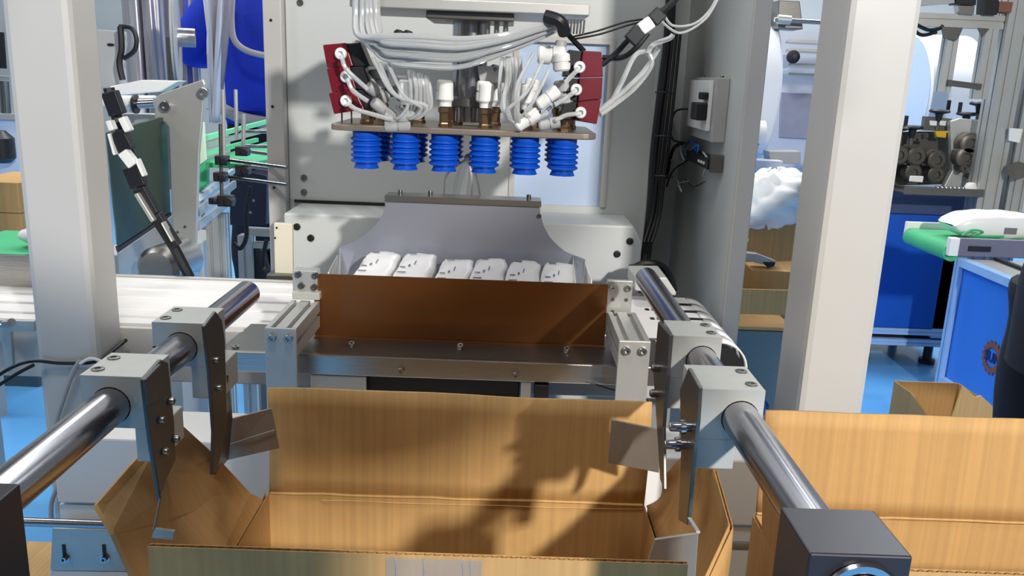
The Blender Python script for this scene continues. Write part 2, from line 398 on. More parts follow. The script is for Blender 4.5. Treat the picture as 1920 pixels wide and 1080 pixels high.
for px, py in ((668, 95), (745, 75), (762, 76), (925, 140)):
    p = U(px, py, Y=1.46); build(MB().lathe([(.007, 0), (.009, .004), (.009, .012), (.006, .016)], p, (.3, -.2, 1), 12), 'flow_control_knob', darksteel, sm, origin=p)
build(MB().prism([U(895, 124, Y=1.45), U(945, 124, Y=1.45), U(948, 155, Y=1.45), U(900, 155, Y=1.45)], (0, .03, 0)), 'sensor_block', greyp, sm, .001)

# air hoses
hb = thing('air_hose_bundle', 'thick bundle of clear air hoses sagging across the suction head', 'hoses', U(860, 110, Y=1.36))
for k in range(14):
    a = (k % 5 - 2) * 9 + random.uniform(-3, 3); c = (k // 5 - 1) * .012; j = random.uniform(-7, 7)
    s_ = (k - 6.5)
    pts = [U(690 + a * 1.1, -60, Y=1.37 + c), U(688 + a * 1.1, 20, Y=1.37 + c), U(697 + a * 1.0 + j, 66, Y=1.36 + c), U(725 + j, 80 + s_ * 3.6 + 10, Y=1.35 + c),
           U(790, 96 + s_ * 3.6 + j, Y=1.34 + c), U(865, 99 + s_ * 3.3 + j, Y=1.34 + c), U(945, 82 + s_ * 2.6, Y=1.35 + c), U(1005, 62 + s_ * 1.9, Y=1.37 + c), U(1046, 47 + s_ * 1.2, Y=1.40 + c)]
    build(MB().tube(pts, .0042, 9, 6), 'air_hose', hose, hb)
build(MB().tube([U(1022, 30, Y=1.36), U(1050, 40, Y=1.355), U(1058, 62, Y=1.37)], .010, 10), 'hose_tie', black, hb)
def hosething(paths, label, r=.0036, m=hose, name='air_hose', cat='hose', group=None):
    t = thing(name + '_set' if len(paths) > 1 else name, label, cat, paths[0][0], group)
    for p in paths: build(MB().tube(p, r, 8, 6), name if len(paths) > 1 else 'tube', m, t)
    return t
pth = []
for k in range(7):
    x = 770 + k * 5.2 + random.uniform(-5, 5); q = random.uniform(-.012, .012)
    pth.append([U(x, 132 + k * 2, Y=1.40 + q), U(x + random.uniform(-4, 9), 172, Y=1.385 + q), U(x - 2 + k, 205, Y=1.385), U(760 + k * 2, 226 - k * 2, Y=1.385), U(722, 214 + k * 3, Y=1.385)])
hosething(pth, 'clear hoses looping down on the left of the suction head plate', .0034)
pth = []
for k in range(8):
    x = 944 + k * 4.2 + random.uniform(-5, 5); q = random.uniform(-.012, .012)
    pth.append([U(x, 108, Y=1.41), U(x + random.uniform(-6, 6), 150, Y=1.385 + q), U(x - 2 + random.uniform(-5, 5), 195, Y=1.375 + q), U(958 + k * 3, 226 + k, Y=1.375), U(1000 + k * 4, 232 - k * 3, Y=1.38)])
hosething(pth, 'clear hoses hanging in a sheaf right of the lift column', .0034)
pth = [[U(640, 103, Y=1.37), U(648, 128, Y=1.37), U(672, 152, Y=1.37), U(690, 168, Y=1.37)], [U(651, 147, Y=1.37), U(662, 170, Y=1.37), U(690, 190, Y=1.37)],
       [U(651, 192, Y=1.37), U(668, 205, Y=1.37), U(705, 216, Y=1.37), U(735, 224, Y=1.38)]]
hosething(pth, 'short clear hoses leaving the ports of the left red ejectors', .0036)
pth = [[U(1086, 128, Y=1.37), U(1072, 142, Y=1.37), U(1060, 155, Y=1.37)], [U(1080, 170, Y=1.37), U(1058, 186, Y=1.37), U(1040, 196, Y=1.37)], [U(1088, 213, Y=1.37), U(1062, 216, Y=1.37), U(1042, 226, Y=1.37)]]
hosething(pth, 'short clear hoses leaving the ports of the right red ejectors', .0036)
pth = [[U(1125, 215, Y=1.42), U(1160, 190, Y=1.45), U(1195, 160, Y=1.5), U(1222, 120, Y=1.5), U(1212, 98, Y=1.5), U(1190, 105, Y=1.48), U(1168, 150, Y=1.46), U(1150, 185, Y=1.45)],
       [U(1122, 208, Y=1.43), U(1170, 170, Y=1.46), U(1210, 130, Y=1.5), U(1235, 90, Y=1.5)],
       [U(1215, 100, Y=1.49), U(1225, 84, Y=1.49), U(1255, 72, Y=1.5), U(1262, 64, Y=1.5)]]
hosething(pth, 'clear hose coiled right of the red ejectors near the black trunking', .0042, hose)
pth = [[U(1245, 28, Y=1.42), U(1262, 48, Y=1.42), U(1300, 45, Y=1.43), U(1330, 20, Y=1.45), U(1352, -20, Y=1.45)], [U(1240, 40, Y=1.42), U(1275, 62, Y=1.42), U(1320, 38, Y=1.44), U(1345, 0, Y=1.45), U(1350, -20, Y=1.45)]]
hosething(pth, 'white hose arching in the top right corner of the housing', .0020, hose)
pth = []
for k, (a, b_, c) in enumerate(((700, 108, 764), (712, 118, 800), (728, 120, 790), (1000, 100, 968), (1018, 112, 950), (1030, 130, 985))):
    w = 1 if a < 850 else -1
    pth.append([U(a, b_, Y=1.37), U(a + w * 30, b_ + 60, Y=1.36), U(c, 196 + k * 3, Y=1.365), U(c - w * 20, 222, Y=1.38), U(c - w * 48, 200, Y=1.40)])
hosething(pth, 'loose clear hoses curling down from the sagging bundle to the plate', .0030)
# dark cables over the right side
hosething([[U(1128, 122, Y=1.43), U(1155, 100, Y=1.43), U(1178, 75, Y=1.42), U(1200, 55, Y=1.42)], [U(1130, 108, Y=1.44), U(1165, 108, Y=1.43), U(1190, 92, Y=1.42), U(1215, 62, Y=1.42)],
           [U(1095, 96, Y=1.44), U(1070, 70, Y=1.43), U(1058, 55, Y=1.42), U(1045, 42, Y=1.41)]], 'pair of thick black leads between right ejectors and the plugs', .0045, cable, 'cable', 'cable')
hosething([[U(1070, 70, Y=1.44), U(1120, 58, Y=1.44), U(1170, 42, Y=1.44), U(1205, 36, Y=1.43)], [U(1072, 74, Y=1.44), U(1125, 64, Y=1.44), U(1175, 48, Y=1.44), U(1210, 40, Y=1.43)]],
          'two thin black wires slanting up from the hose tie to plugs', .0016, cable, 'wire', 'cable')
hosething([[U(1225, 38, Y=1.42), U(1250, 15, Y=1.42), U(1275, -10, Y=1.42), U(1290, -30, Y=1.42)], [U(1235, 25, Y=1.42), U(1262, 5, Y=1.42), U(1280, -25, Y=1.42)]], 'black leads rising from the plug cluster out of the top', .005, cable, 'cable', 'cable')
pg = thing('plug_connector', 'black and white plug connectors joined beside the top of the trunking', 'connector', U(1200, 60, Y=1.41))
for (a, b_, r, m, nm) in (((1180, 78), (1200, 56), .012, black, 'socket_half'), ((1200, 56), (1222, 40), .010, whitep, 'plug_half'), ((1222, 40), (1240, 22), .011, black, 'strain_relief')):
    p, q = U(*a, Y=1.40), U(*b_, Y=1.40); d = q - p; n = d.cross(V((0, 1, 0))).normalized()
    build(MB().obox((p + q) / 2, d, n * r * 2, V((0, r * 1.7, 0))), nm, m, pg, .002)
# ================================================================ collecting tray with the wipe packs
ZR = .86
tr = thing('collecting_tray', 'copper-coloured front sheet tray on two aluminium rails holding wipe packs', 'tray', (-.06, 1.2, .80))
XA, XB = -.2965, .180
for x, lab in ((XA, 0), (XB, 1)):
    y1 = 1.235
    build(MB().profile((x, 1.095, ZR - .02), (x, y1, ZR - .02), .042, .04, (0, 0, 1), 2, 1, .007, .007), 'slotted_rail', alu, tr)
    # end plate reaching down as a leg
    build(MB().box(x - .0215, x + .0215, 1.090, 1.095, .60, ZR), 'end_plate', alu, tr, .0012)
    screws(tr, [(x - .011, 1.090, ZR - .013), (x + .011, 1.090, ZR - .013)], (0, -1, 0), .0058, .006)
# clamping blocks behind the rails
cb = MB().box(U(552, 520, Y=1.25).x, U(598, 520, Y=1.25).x, 1.238, 1.262, U(570, 556, Y=1.238).z, U(570, 508, Y=1.238).z)
build(cb, 'corner_block', alu, tr, .0015)
build(MB().box(U(549, 550, Y=1.236).x, U(600, 550, Y=1.236).x, 1.232, 1.266, .862, .8735), 'block_foot', castalu, tr, .001)
screws(tr, [U(560, 514, Y=1.238), U(592, 516, Y=1.238), U(566, 535, Y=1.238), U(590, 538, Y=1.238)], (0, -1, 0), .005, .005, darksteel)
xl, xr = U(1136, 560, Y=1.25).x, U(1184, 560, Y=1.25).x
build(MB().box(xl, xr, 1.246, 1.256, .82, U(1160, 526, Y=1.246).z), 'perforated_plate', alu, tr, .0015)
screws(tr, [U(a, b_, Y=1.246) for a, b_ in ((1148, 538), (1177, 540))], (0, -1, 0), .0052, .005)
screws(tr, [U(a, b_, Y=1.246) for a, b_ in ((1149, 561), (1174, 562), (1148, 584))], (0, -1, 0), .0028, .0015, darksteel)
# copper sheet
zc0, zc1 = U(860, 638, Y=1.245).z, U(860, 523, Y=1.245).z
build(MB().box(-.2855, .1585, 1.2445, 1.2465, zc0, zc1), 'front_sheet', copper, tr, label='copper-brown front sheet')
build(MB().box(-.2855, .1595, 1.236, 1.2465, zc0 - .0025, zc0 - .0005), 'sheet_fold', copper, tr)
# angle under it and long stainless bar
build(MB().box(-.274, .156, 1.238, 1.244, zc0 - .024, zc0 - .003), 'lower_angle', darksteel, tr)
screws(tr, [U(px, py, z=.802) for px, py in ((660, 650), (863, 654), (1062, 660))], (0, -.5, 1), .0048, .008)
zb = U(860, 672, Y=1.15).z
# deck plate reaching left and right beyond the rails
dz = .797
build(MB().box(-.40, .262, 1.161, 1.30, dz, dz + .004), 'deck_plate', darksteel, tr, .001)
screws(tr, [V((-.385, 1.175, dz + .004)), V((-.335, 1.28, dz + .004)), V((.245, 1.28, dz + .004))], (0, 0, 1), .005, .004)
build(MB().box(-.402, .264, 1.150, 1.160, .774, .8035), 'cross_bar', steel, tr, .0015)
screws(tr, [(U(752, 690, Y=1.15).x, 1.15, .785), (U(967, 694, Y=1.15).x, 1.15, .785)], (0, -1, 0), .0048, .005)
# lower carrier: inner plates, dark channel and cover
build(MB().box(-.272, U(683, 720, Y=1.135).x, 1.152, 1.158, .740, .773), 'cover_plate', alu, tr, .0015)
build(MB().box(U(566, 716, Y=1.14).x, .156, 1.160, 1.166, .66, .739), 'lower_cover', steel, tr, .001)
build(MB().box(U(683, 720, Y=1.17).x, U(975, 720, Y=1.17).x, 1.170, 1.20, .742, .773), 'dark_channel', black, tr, .002)
build(MB().box(U(978, 700, Y=1.14).x, U(998, 700, Y=1.14).x, 1.152, 1.168, .66, .773), 'hanger_plate', alu, tr, .001)
build(MB().box(U(1003, 705, Y=1.16).x, U(1030, 705, Y=1.16).x, 1.145, 1.18, .745, .771), 'sensor_block', black, tr, .002)
build(MB().tube([U(1100, 715, Y=1.14), U(1120, 722, Y=1.14), U(1150, 731, Y=1.14), U(1152, 731, Y=1.14)], .0013, 6), 'sensor_wire', cable, tr)
build(MB().cyl(U(505, 735, Y=1.12), U(508, 765, Y=1.12), .003, 8), 'stop_pin', steel, tr)

# hood (flared back sheet)
hd = thing('hood_sheet', 'grey flared back sheet standing behind the row of wipe packs', 'hood', (-.09, 1.5, .80))
YH = 1.50
lft = [(722, 372), (722, 392), (712, 412), (698, 428), (680, 443), (660, 455), (636, 464), (633, 486), (634, 530)]
rgt = [(1076, 540), (1074, 478), (1060, 472), (1045, 460), (1030, 444), (1020, 425), (1013, 400), (1012, 378)]
hoodm = mat('satin_steel_sheet', (168, 172, 184), .34, .55, .02, 5)
build(MB().prism([U(a, b_, Y=YH) for a, b_ in lft + rgt], (0, .003, 0)), 'back_sheet', hoodm, hd)
e0, e1 = U(722, 368, Y=YH), U(1015, 376, Y=YH)
zt_ = e0.z
build(MB().box(e0.x, e1.x, YH - .004, YH + .045, zt_ - .001, zt_ + .002).box(e0.x, e1.x, YH - .006, YH - .003, zt_ - .008, zt_ + .002), 'top_flange', steel, hd)
screws(hd, [V((U(px, 366, Y=YH).x, YH + .018, zt_ + .002)) for px in (748, 805, 992)], (0, 0, 1), .004, .008, darksteel)
def wing(pts, ys):
    return MB().prism([U(a, b_, Y=y) for (a, b_), y in zip(pts, ys)], (.002, .001, 0))
build(wing([(636, 466), (664, 468), (650, 512), (634, 540)], (1.50, 1.50, 1.40, 1.40)), 'left_wing', hoodm, hd)
build(wing([(1074, 478), (1095, 486), (1095, 535), (1082, 545)], (1.50, 1.46, 1.38, 1.40)), 'right_wing', hoodm, hd)
build(wing([(1097, 496), (1108, 524), (1108, 535), (1096, 535)], (1.46, 1.36, 1.35, 1.42)), 'outer_wing', whitep, hd)
build(wing([(632, 478), (615, 510), (612, 530), (632, 530)], (1.46, 1.37, 1.36, 1.42)), 'outer_wing', alu, hd)
screws(hd, [U(1011, 405, Y=YH)], (0, -1, 0), .004, .004, darksteel)

# packs
def packmesh(x, w, lean, dz_, fat):
    """pillow pack lying on the slope, crimped at its back end"""
    def fn(u, v):
        th = 2 * PI * v; c, s_ = math.cos(th), math.sin(th); e = .42
        cx_ = math.copysign(abs(c) ** e, c); sy_ = math.copysign(abs(s_) ** e, s_)
        t = abs(u - .5) * 2; k = (1 - t ** 5) ** .45 if t < 1 else 0
        W = w / 2 * (.80 + .20 * k); T = .030 * fat * k + .0012
        y = 1.275 + u * .205
        zc = .846 + u * .040 + dz_ - .028
        wr = .0012 * math.sin(19 * u + 5 * th + x * 80)
        return V((x + lean * u + cx_ * (W + wr), y, zc + sy_ * (T + wr)))
    return MB().grid(fn, 18, 28)
xs = [U(p, 495, Y=1.36).x for p in (688, 762, 838, 905, 972, 1040)]
tops = [.012, .012, .004, .007, .005, .004]
labs = ['leftmost white wipe pack in the tray, standing beside the grey wing',
        'second white wipe pack from the left in the tray', 'third white wipe pack from the left, sitting slightly lower in the tray',
        'fourth white wipe pack from the left, under the right of the hanging ties', 'fifth white wipe pack from the left, next to the last one',
        'rightmost white wipe pack in the tray, brightest in the row']
packs = []
for i, x in enumerate(xs):
    mb = packmesh(x - .004, .057, .020, tops[i], 1.0)
    t = solo(mb, 'wipe_pack', pack, labs[i], 'wipe pack', 'white wipe packs in the tray')
    zz = .846 + tops[i] + .004
    def topz(u): return .846 + u * .040 + tops[i] - .028 + .030 * (1 - (abs(u - .5) * 2) ** 5) ** .45 + .0016
    def dash(u0, u1, a0, a1):
        p = [V((x - .004 + .020 * u + a, 1.275 + u * .205, topz(u) + .0012)) for u, a in ((u0, a0), (u0, a1), (u1, a1), (u1, a0))]
        build(MB().prism(p, (0, 0, .0004)), 'print_mark', ink, t)
    dash(.82, .85, -.018, -.005); dash(.52, .535, -.020, -.011); dash(.54, .58, -.007, -.004); dash(.42, .435, -.020, -.006); dash(.58, .66, .001, .0025)

# loose white ties standing behind the hood
tb = thing('white_tie_bundle', 'white straps gathered at a knot and fanning down behind the hood', 'straps', U(870, 366, Y=1.56))
kn = U(877, 297, Y=1.56)
for a, b_, c in ((832, 362, 838), (850, 364, 858), (868, 366, 874), (884, 367, 884), (900, 366, 892)):
    e = U(a, b_, Y=1.58); m_ = U(c, 328, Y=1.56)
    build(MB().tube([kn, m_, e], lambda t: .0015 + .004 * t if a in (868, 850) else .0022, 8), 'strap', film if a in (868, 850) else whitep, tb)
build(MB().lathe([(.001, -.008), (.006, -.004), (.007, .002), (.004, .007), (.001, .009)], kn, (0, 0, 1), 14), 'knot', whitep, tb)

# ================================================================ white belt conveyor
cv = thing('belt_conveyor', 'white ribbed belt conveyor passing behind the copper sheet', 'conveyor', (-.3, 1.45, .70))
zbv = .793
ya_, yb_ = 1.305, 1.60
build(MB().box(-1.35, .355, ya_, yb_, zbv - .012, zbv), 'belt', beltm, cv)
rb = MB()
for k in range(5):
    y = ya_ + .03 + k * .058; rb.box(-1.35, .17, y, y + .010, zbv, zbv + .0035)
build(rb, 'belt_rib', beltm, cv)
# end roller with belts and dark gaps
for k in range(6):
    y0 = ya_ + .004 + k * .049; sx_ = .28
    def arc(u, v): 
        a = u * PI * .75; return V((.355 + .045 * math.sin(a), y0 + v * .034, zbv - .045 + .045 * math.cos(a)))
    build(MB().grid(arc, 12, 1), 'belt_strip', beltm, cv, solid=-.003)
build(MB().cyl((.355, ya_, zbv - .046), (.355, yb_, zbv - .046), .040, 24), 'end_roller', black, cv)
build(MB().box(-1.35, .27, ya_ - .012, ya_ - .001, .70, zbv - .004), 'side_rail', paint, cv, .002)
build(MB().box(-1.35, .27, yb_ + .001, yb_ + .012, .70, zbv + .004), 'side_rail', alu, cv, .002)
gv = MB()
for k in range(5): gv.box(.285, .356, ya_ + .0385 + k * .049, ya_ + .0525 + k * .049, zbv + .0001, zbv + .0008)
build(gv, 'belt_gap', black, cv)
gp = MB()
for r_ in range(2):
    for k in range(4): gp.box(.262 + k * .012, .269 + k * .012, 1.435 + r_ * .06, 1.447 + r_ * .06, zbv + .0002, zbv + .0012)
build(gp, 'belt_slot', black, cv)
for x in (-1.1, -.42, .30):
    build(MB().profile((x, 1.50, .0), (x, 1.50, .78), .04, .04, (0, 1, 0)), 'leg', alu, cv)

# bearing block + black cap behind right plate
bb = thing('bearing_block', 'grey bearing block with black cap right of the perforated plate', 'bearing', U(1215, 545, Y=1.58))
build(MB().prism([U(a, b_, Y=1.50) for a, b_ in ((1190, 545), (1190, 520), (1250, 520), (1268, 548), (1268, 555))], (0, .10, 0)), 'block', castalu, bb, .003)
build(MB().prism([U(a, b_, Y=1.62) for a, b_ in ((1180, 520), (1185, 505), (1240, 505), (1250, 522))], (0, .05, 0)), 'cap', black, bb, .003)
# ivory upright with foot on the left
ib = thing('ivory_bracket', 'small ivory upright plate on a steel foot left of the cross beam', 'bracket', U(530, 525, Y=1.66))
build(MB().prism([U(a, b_, Y=1.66) for a, b_ in ((513, 418), (548, 420), (549, 516), (515, 515))], (0, .012, 0)), 'plate', mat('ivory_paint', (216, 210, 190), .5, 0, .02, 5), ib, .002)
build(MB().prism([U(a, b_, Y=1.64) for a, b_ in ((499, 515), (550, 517), (550, 533), (499, 531))], (0, .05, 0)), 'foot', darksteel, ib, .002)
screws(ib, [U(516, 446, Y=1.66), U(519, 427, Y=1.66)], (0, -1, 0), .002, .002, black)

# ================================================================ carton guide rods and brackets
for x, y0, y1, lab in ((-.310, .40, 1.0, 'thick polished steel rod on the left, running away from the black block'), (.200, .40, 1.16, 'thick polished steel rod on the right, running to the striped belt end')):
    r_ = .0152
    solo(MB().lathe([(r_ - .002, 0), (r_, .002), (r_, y1 - y0 - .002), (r_ - .002, y1 - y0)], (x, y0, .932), (0, 1, 0), 32), 'guide_rod', chrome, lab, 'rod', 'carton guide rods')
dmetal = mat('bead_blasted_dark', (150, 150, 146), .5, .35, .04, 60)
def bracket(x0, x1, y0, y1, zt, leg, legz, rodx, side, label, m):
    t = thing('clamp_bracket', label, 'bracket', ((x0 + x1) / 2, (y0 + y1) / 2, legz), 'clamp brackets on the guide rods')
    rz = .932
    # body with round bore: front face polygon around hole, as two halves split by a slit
    n = 24; vs = []; zb_ = rz - .019
    outer = []
    for k in range(n):
        a = 2 * PI * k / n; c, s_ = math.cos(a), math.sin(a)
        tx = ((x1 - rodx) if c > 0 else (rodx - x0)) / max(abs(c), 1e-6); tz = ((zt - rz) if s_ > 0 else (rz - zb_)) / max(abs(s_), 1e-6)
        k_ = min(tx, tz); outer.append((rodx + c * k_, rz + s_ * k_))
    # snap nearest samples to the corners
    for cxx in (x0, x1):
        for cz in (zb_, zt):
            j = min(range(n), key=lambda q: (outer[q][0] - cxx) ** 2 + (outer[q][1] - cz) ** 2); outer[j] = (cxx, cz)
    inn = [(rodx + .0158 * math.cos(2 * PI * k / n), rz + .0158 * math.sin(2 * PI * k / n)) for k in range(n)]
    for y in (y0, y1):
        vs += [(a, y, b_) for a, b_ in outer] + [(a, y, b_) for a, b_ in inn]
    fs = []
    for k in range(n):
        j = (k + 1) % n
        fs += [(k, j, n + j, n + k), (2 * n + k, 3 * n + k, 3 * n + j, 2 * n + j), (k, 2 * n + k, 2 * n + j, j), (n + k, n + j, 3 * n + j, 3 * n + k)]
    b = MB(); b.add(vs, fs); build(b, 'clamp_body', m, t)
    build(MB().box(leg[0], leg[1], y0, y1 - .006, legz, zb_ + .0003), 'clamp_leg', m, t, .001)
    ox = x0 if side < 0 else x1
    build(MB().box(ox - .0004 if side < 0 else ox - .010, ox + .010 if side < 0 else ox + .0004, y0 - .0004, y1, rz - .001, rz + .0005), 'clamp_slit', black, t)
    sx = ox + (.008 if side < 0 else -.008)
    screws(t, [(sx, y0 + .014, zt), (sx, y1 - .014, zt)], (0, 0, 1), .0052, .0012, darksteel)
    return t
bl = bracket(-.333, -.284, .636, .692, .957, (-.2925, -.2725), .884, -.310, -1, 'near left grey clamp bracket with dark side plate', castalu)
bl2 = bracket(-.337, -.286, .785, .842, .957, (-.302, -.2725), .880, -.310, -1, 'far left grey clamp bracket carrying a bent finger plate', castalu)
br = bracket(.163, .2185, .655, .715, .957, (.163, .1985), .886, .200, 1, 'near right light clamp bracket with two chrome bolts', castalu)
br2 = bracket(.170, .2185, .802, .857, .957, (.1655, .1900), .880, .200, 1, 'far right light clamp bracket beside the aluminium rail', castalu)
platem2 = mat('blackened_plate', (92, 90, 86), .42, .6, .08, 15)
def xplate(pts, x, th, m, parent, name='side_plate'):
    return build(MB().prism([U(a, b_, x=x) for a, b_ in pts], (th, 0, 0)), name, m, parent, .0008)
xplate([(270, 712), (303, 674), (316, 680), (327, 790), (330, 862), (312, 900), (303, 948), (284, 830)], -.2685, -.0035, platem2, bl)
xplate([(273, 712), (302, 682), (316, 738), (280, 760)], -.2655, -.0025, platem2, bl, 'clamp_pad')
screws(bl, [U(318, 752, x=-.268), U(299, 787, x=-.268), U(327, 823, x=-.268), U(306, 846, x=-.268)], (1, 0, 0), .003, .004)
xplate([(384, 612), (405, 584), (417, 600), (422, 640), (424, 700), (426, 800), (408, 882), (400, 890), (402, 810), (394, 700)], -.2685, -.0035, platem2, bl2)
screws(bl2, [U(402, 675, x=-.2685), U(407, 727, x=-.2685)], (1, 0, 0), .003, .004)
build(MB().prism([U(a, b_, Y=y) for a, b_, y in ((418, 704, .80), (424, 704, .80), (432, 785, .84), (424, 862, .855), (400, 890, .80), (410, 800, .80))], (.002, .001, 0)), 'finger_arm', darksteel, bl2)
fing = mat('bent_steel_finger', (166, 160, 150), .42, .6, .06, 18, (6, 1, 1))
build(MB().prism([U(a, b_, Y=y) for a, b_, y in ((430, 786, .855), (508, 766, .865), (523, 841, .865), (421, 864, .855))], (0, .003, 0)), 'finger_plate', fing, bl2, .0006)
build(MB().tube([U(433, 832, Y=.855), U(470, 820, Y=.858), U(515, 806, Y=.863)], .0006, 5), 'fold_line', alu, bl2)
build(MB().prism([U(a, b_, Y=.60) for a, b_ in ((290, 992), (326, 997), (324, 1012), (284, 1008))], (0, .003, 0)), 'finger_plate', fing, bl)
xplate([(303, 930), (312, 900), (318, 940), (312, 1000), (290, 995)], -.268, -.002, darksteel, bl, 'finger_arm')
# right plates
xplate([(1240, 603), (1262, 628), (1258, 690), (1249, 800), (1251, 918), (1244, 900), (1238, 805), (1231, 700)], .1645, -.0035, darksteel, br2)
build(MB().prism([U(a, b_, Y=y) for a, b_, y in ((1147, 787, .845), (1238, 806, .82), (1236, 887, .82), (1140, 868, .845))], (0, .003, 0)), 'finger_plate', fing, br2, .0006)
xplate([(1298, 690), (1318, 726), (1314, 790), (1304, 890), (1296, 985), (1279, 975), (1284, 850), (1282, 730)], .1625, -.0035, darksteel, br)
build(MB().prism([U(a, b_, Y=y) for a, b_, y in ((1228, 1012, .61), (1310, 1000, .60), (1304, 1085, .60), (1205, 1082, .61))], (0, .003, 0)), 'finger_plate', fing, br, .0006)
build(MB().prism([U(a, b_, Y=y) for a, b_, y in ((1290, 974, .625), (1297, 975, .625), (1313, 1000, .60), (1306, 1000, .60))], (0, .002, .001)), 'finger_fold', alu, br)
for px, py in ((1296, 800), (1286, 833)):
    p = U(px, py, x=.159)
    build(MB().lathe([(.0042, 0), (.0042, .005), (.0062, .005), (.0062, .009), (.0042, .009), (.0038, .017), (.003, .018)], p, (-1, 0, -.05), 12), 'clamp_bolt', chrome, br, origin=p)
for px, py in ((1233, 738), (1236, 690)):
    p = U(px, py, x=.161)
    build(MB().lathe([(.0045, 0), (.0045, .006), (.003, .008)], p, (-1, 0, 0), 12), 'clamp_bolt', darksteel, br2, origin=p)
# black end blocks
e = thing('end_block', 'black end block on the right rod with a chrome ring', 'block', (.198, .43, .90))
build(MB().box(.170, .226, .408, .459, .895, .957), 'block', blackmetal, e, .0012)
build(MB().lathe([(.0155, 0), (.0205, 0), (.0215, .002), (.0205, .004), (.0165, .004), (.0155, .003)], (.200, .408, .932), (0, -1, 0), 32, cap=False), 'chrome_ring', chrome, e)
build(MB().cyl((.2, .4095, .932), (.2, .4065, .932), .0152, 28), 'rod_face', steel, e)
e = thing('end_block', 'black end block at the lower left corner of the photo', 'block', (-.31, .43, .80))
build(MB().box(-.337, -.279, .405, .456, .80, .957), 'block', blackmetal, e, .0012)

# ================================================================ cartons
def corr(parent, name, p0, u, v, nrm, th=.0045, pitch=.0072, m=card, depth=None, label=None, fl=True):
    """corrugated panel: two liners with a zigzag flute showing at the top edge; p0 lower corner, u width, v height"""
    p0, u, v, nrm = V(p0), V(u), V(v), V(nrm).normalized()
    l = .0006
    b = MB().prism([p0, p0 + u, p0 + u + v, p0 + v], nrm * l).prism([p + nrm * (th - l) for p in (p0, p0 + u, p0 + u + v, p0 + v)], nrm * l)
    o = build(b, name, m, parent, label=label)
    if fl:
        L = u.length; n = int(L / pitch) * 2; d = u / n; f = MB(); vs = []; w = v * .9995; st = v * (0 if depth is None else 1 - depth / v.length)
        for i in range(n + 1):
            q = p0 + d * i + nrm * (l if i % 2 else th - l); vs += [q + st, q + w]
        f.add(vs, [(2 * i, 2 * i + 2, 2 * i + 3, 2 * i + 1) for i in range(n)]); build(f, 'flute', cardin, o)
    return o
def crease(parent, p, q, m=card, r=.0016):
    pts = [V(p).lerp(V(q), k / 14) + V((0, 0, random.uniform(-.0008, .0008))) for k in range(15)]
    build(MB().tube(pts, r, 6, 1), 'crease_fold', m, parent)
ct = thing('open_carton', 'open cardboard carton in the foreground between the guide rods', 'carton', (-.05, .73, .44))
x0, x1, yn, yf, zh, zf, zb0 = -.259, .171, .580, .885, .727, .8515, .44
corr(ct, 'far_wall', (x0, yf, zb0), (x1 - x0, 0, 0), (0, 0, zh - zb0), (0, 1, 0), m=card, fl=False)
ff = MB(); NX = 26
def flapfn(u, v):
    return V((x0 + (x1 - x0) * u + .0015 * math.sin(v * 3), yf + .006 * v + .0012 * math.sin(u * 17) * v, zh + (zf - zh) * v + .0012 * math.sin(u * 6) * v))
build(MB().grid(flapfn, NX, 6), 'far_flap', card, ct, solid=.0045)
crease(ct, (x0 + .002, yf - .0008, zh + .001), (x1 - .002, yf - .0008, zh + .001))
crease(ct, (x0 + .06, yf - .0008, zh - .007), (x1 - .002, yf - .0004, zh - .005), r=.0009)
corr(ct, 'near_wall', (x0, yn, zb0), (x1 - x0 - .004, 0, 0), (0, 0, zh - zb0), (0, -1, 0), fl=False)
corr(ct, 'near_flap', (x0, yn - .004, zh), (x1 - x0 - .024, 0, 0), (0, -.002, .121), (0, -1, 0), m=card, depth=.03)
for x, nx in ((x0, -1), (x1, 1)):
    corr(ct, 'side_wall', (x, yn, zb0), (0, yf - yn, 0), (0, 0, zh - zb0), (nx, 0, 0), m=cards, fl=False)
build(MB().box(x0, x1, yn, yf, zb0, zb0 + .004), 'bottom', card, ct)
# left flap, leaning outwards
lp = [V((-.2605, .600, zh)), V((-.2605, .868, zh)), U(470, 925, Y=.845), U(405, 855, Y=.82), U(325, 782, Y=.80), U(182, 945, Y=.652), U(215, 1000, Y=.632)]
nrm = V((-.84, 0, -.54))
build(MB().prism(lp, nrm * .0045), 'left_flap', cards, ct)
# right flap, bulged by the finger plates
hin = [(.885, .0), (.86, 0), (.80, 0), (.70, 0), (.63, 0), (.6, 0)]
outp = [U(1240, 900, Y=.875), U(1268, 866, Y=.84), U(1296, 838, Y=.80), U(1337, 878, Y=.755), U(1366, 984, Y=.66), U(1316, 1090, Y=.612)]
hp = [V((.1735, y, zh)) for y, _ in hin]
def rf(u, v):
    t = u * 5; i = min(int(t), 4); k = t - i
    a = hp[i].lerp(hp[i + 1], k); b_ = outp[i].lerp(outp[i + 1], k)
    return a.lerp(b_, v) + V((.008 * math.sin(PI * v), 0, -.004 * math.sin(PI * v)))
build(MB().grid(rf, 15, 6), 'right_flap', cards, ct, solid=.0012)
build(MB().grid(lambda u, v: rf(u, v) + V((.0036, 0, -.0022)), 15, 6), 'right_flap_liner', cards, ct, solid=.0008)
fl = MB(); vs = []
for i in range(41):
    t = .40 + .42 * i / 40; q = rf(t, .985); q0 = rf(t, .80); off = V((.0036, 0, -.0022)) * (i % 2); vs += [q + off, q0 + off]
fl.add(vs, [(2 * i, 2 * i + 2, 2 * i + 3, 2 * i + 1) for i in range(40)]); build(fl, 'flute', cardin, ct)
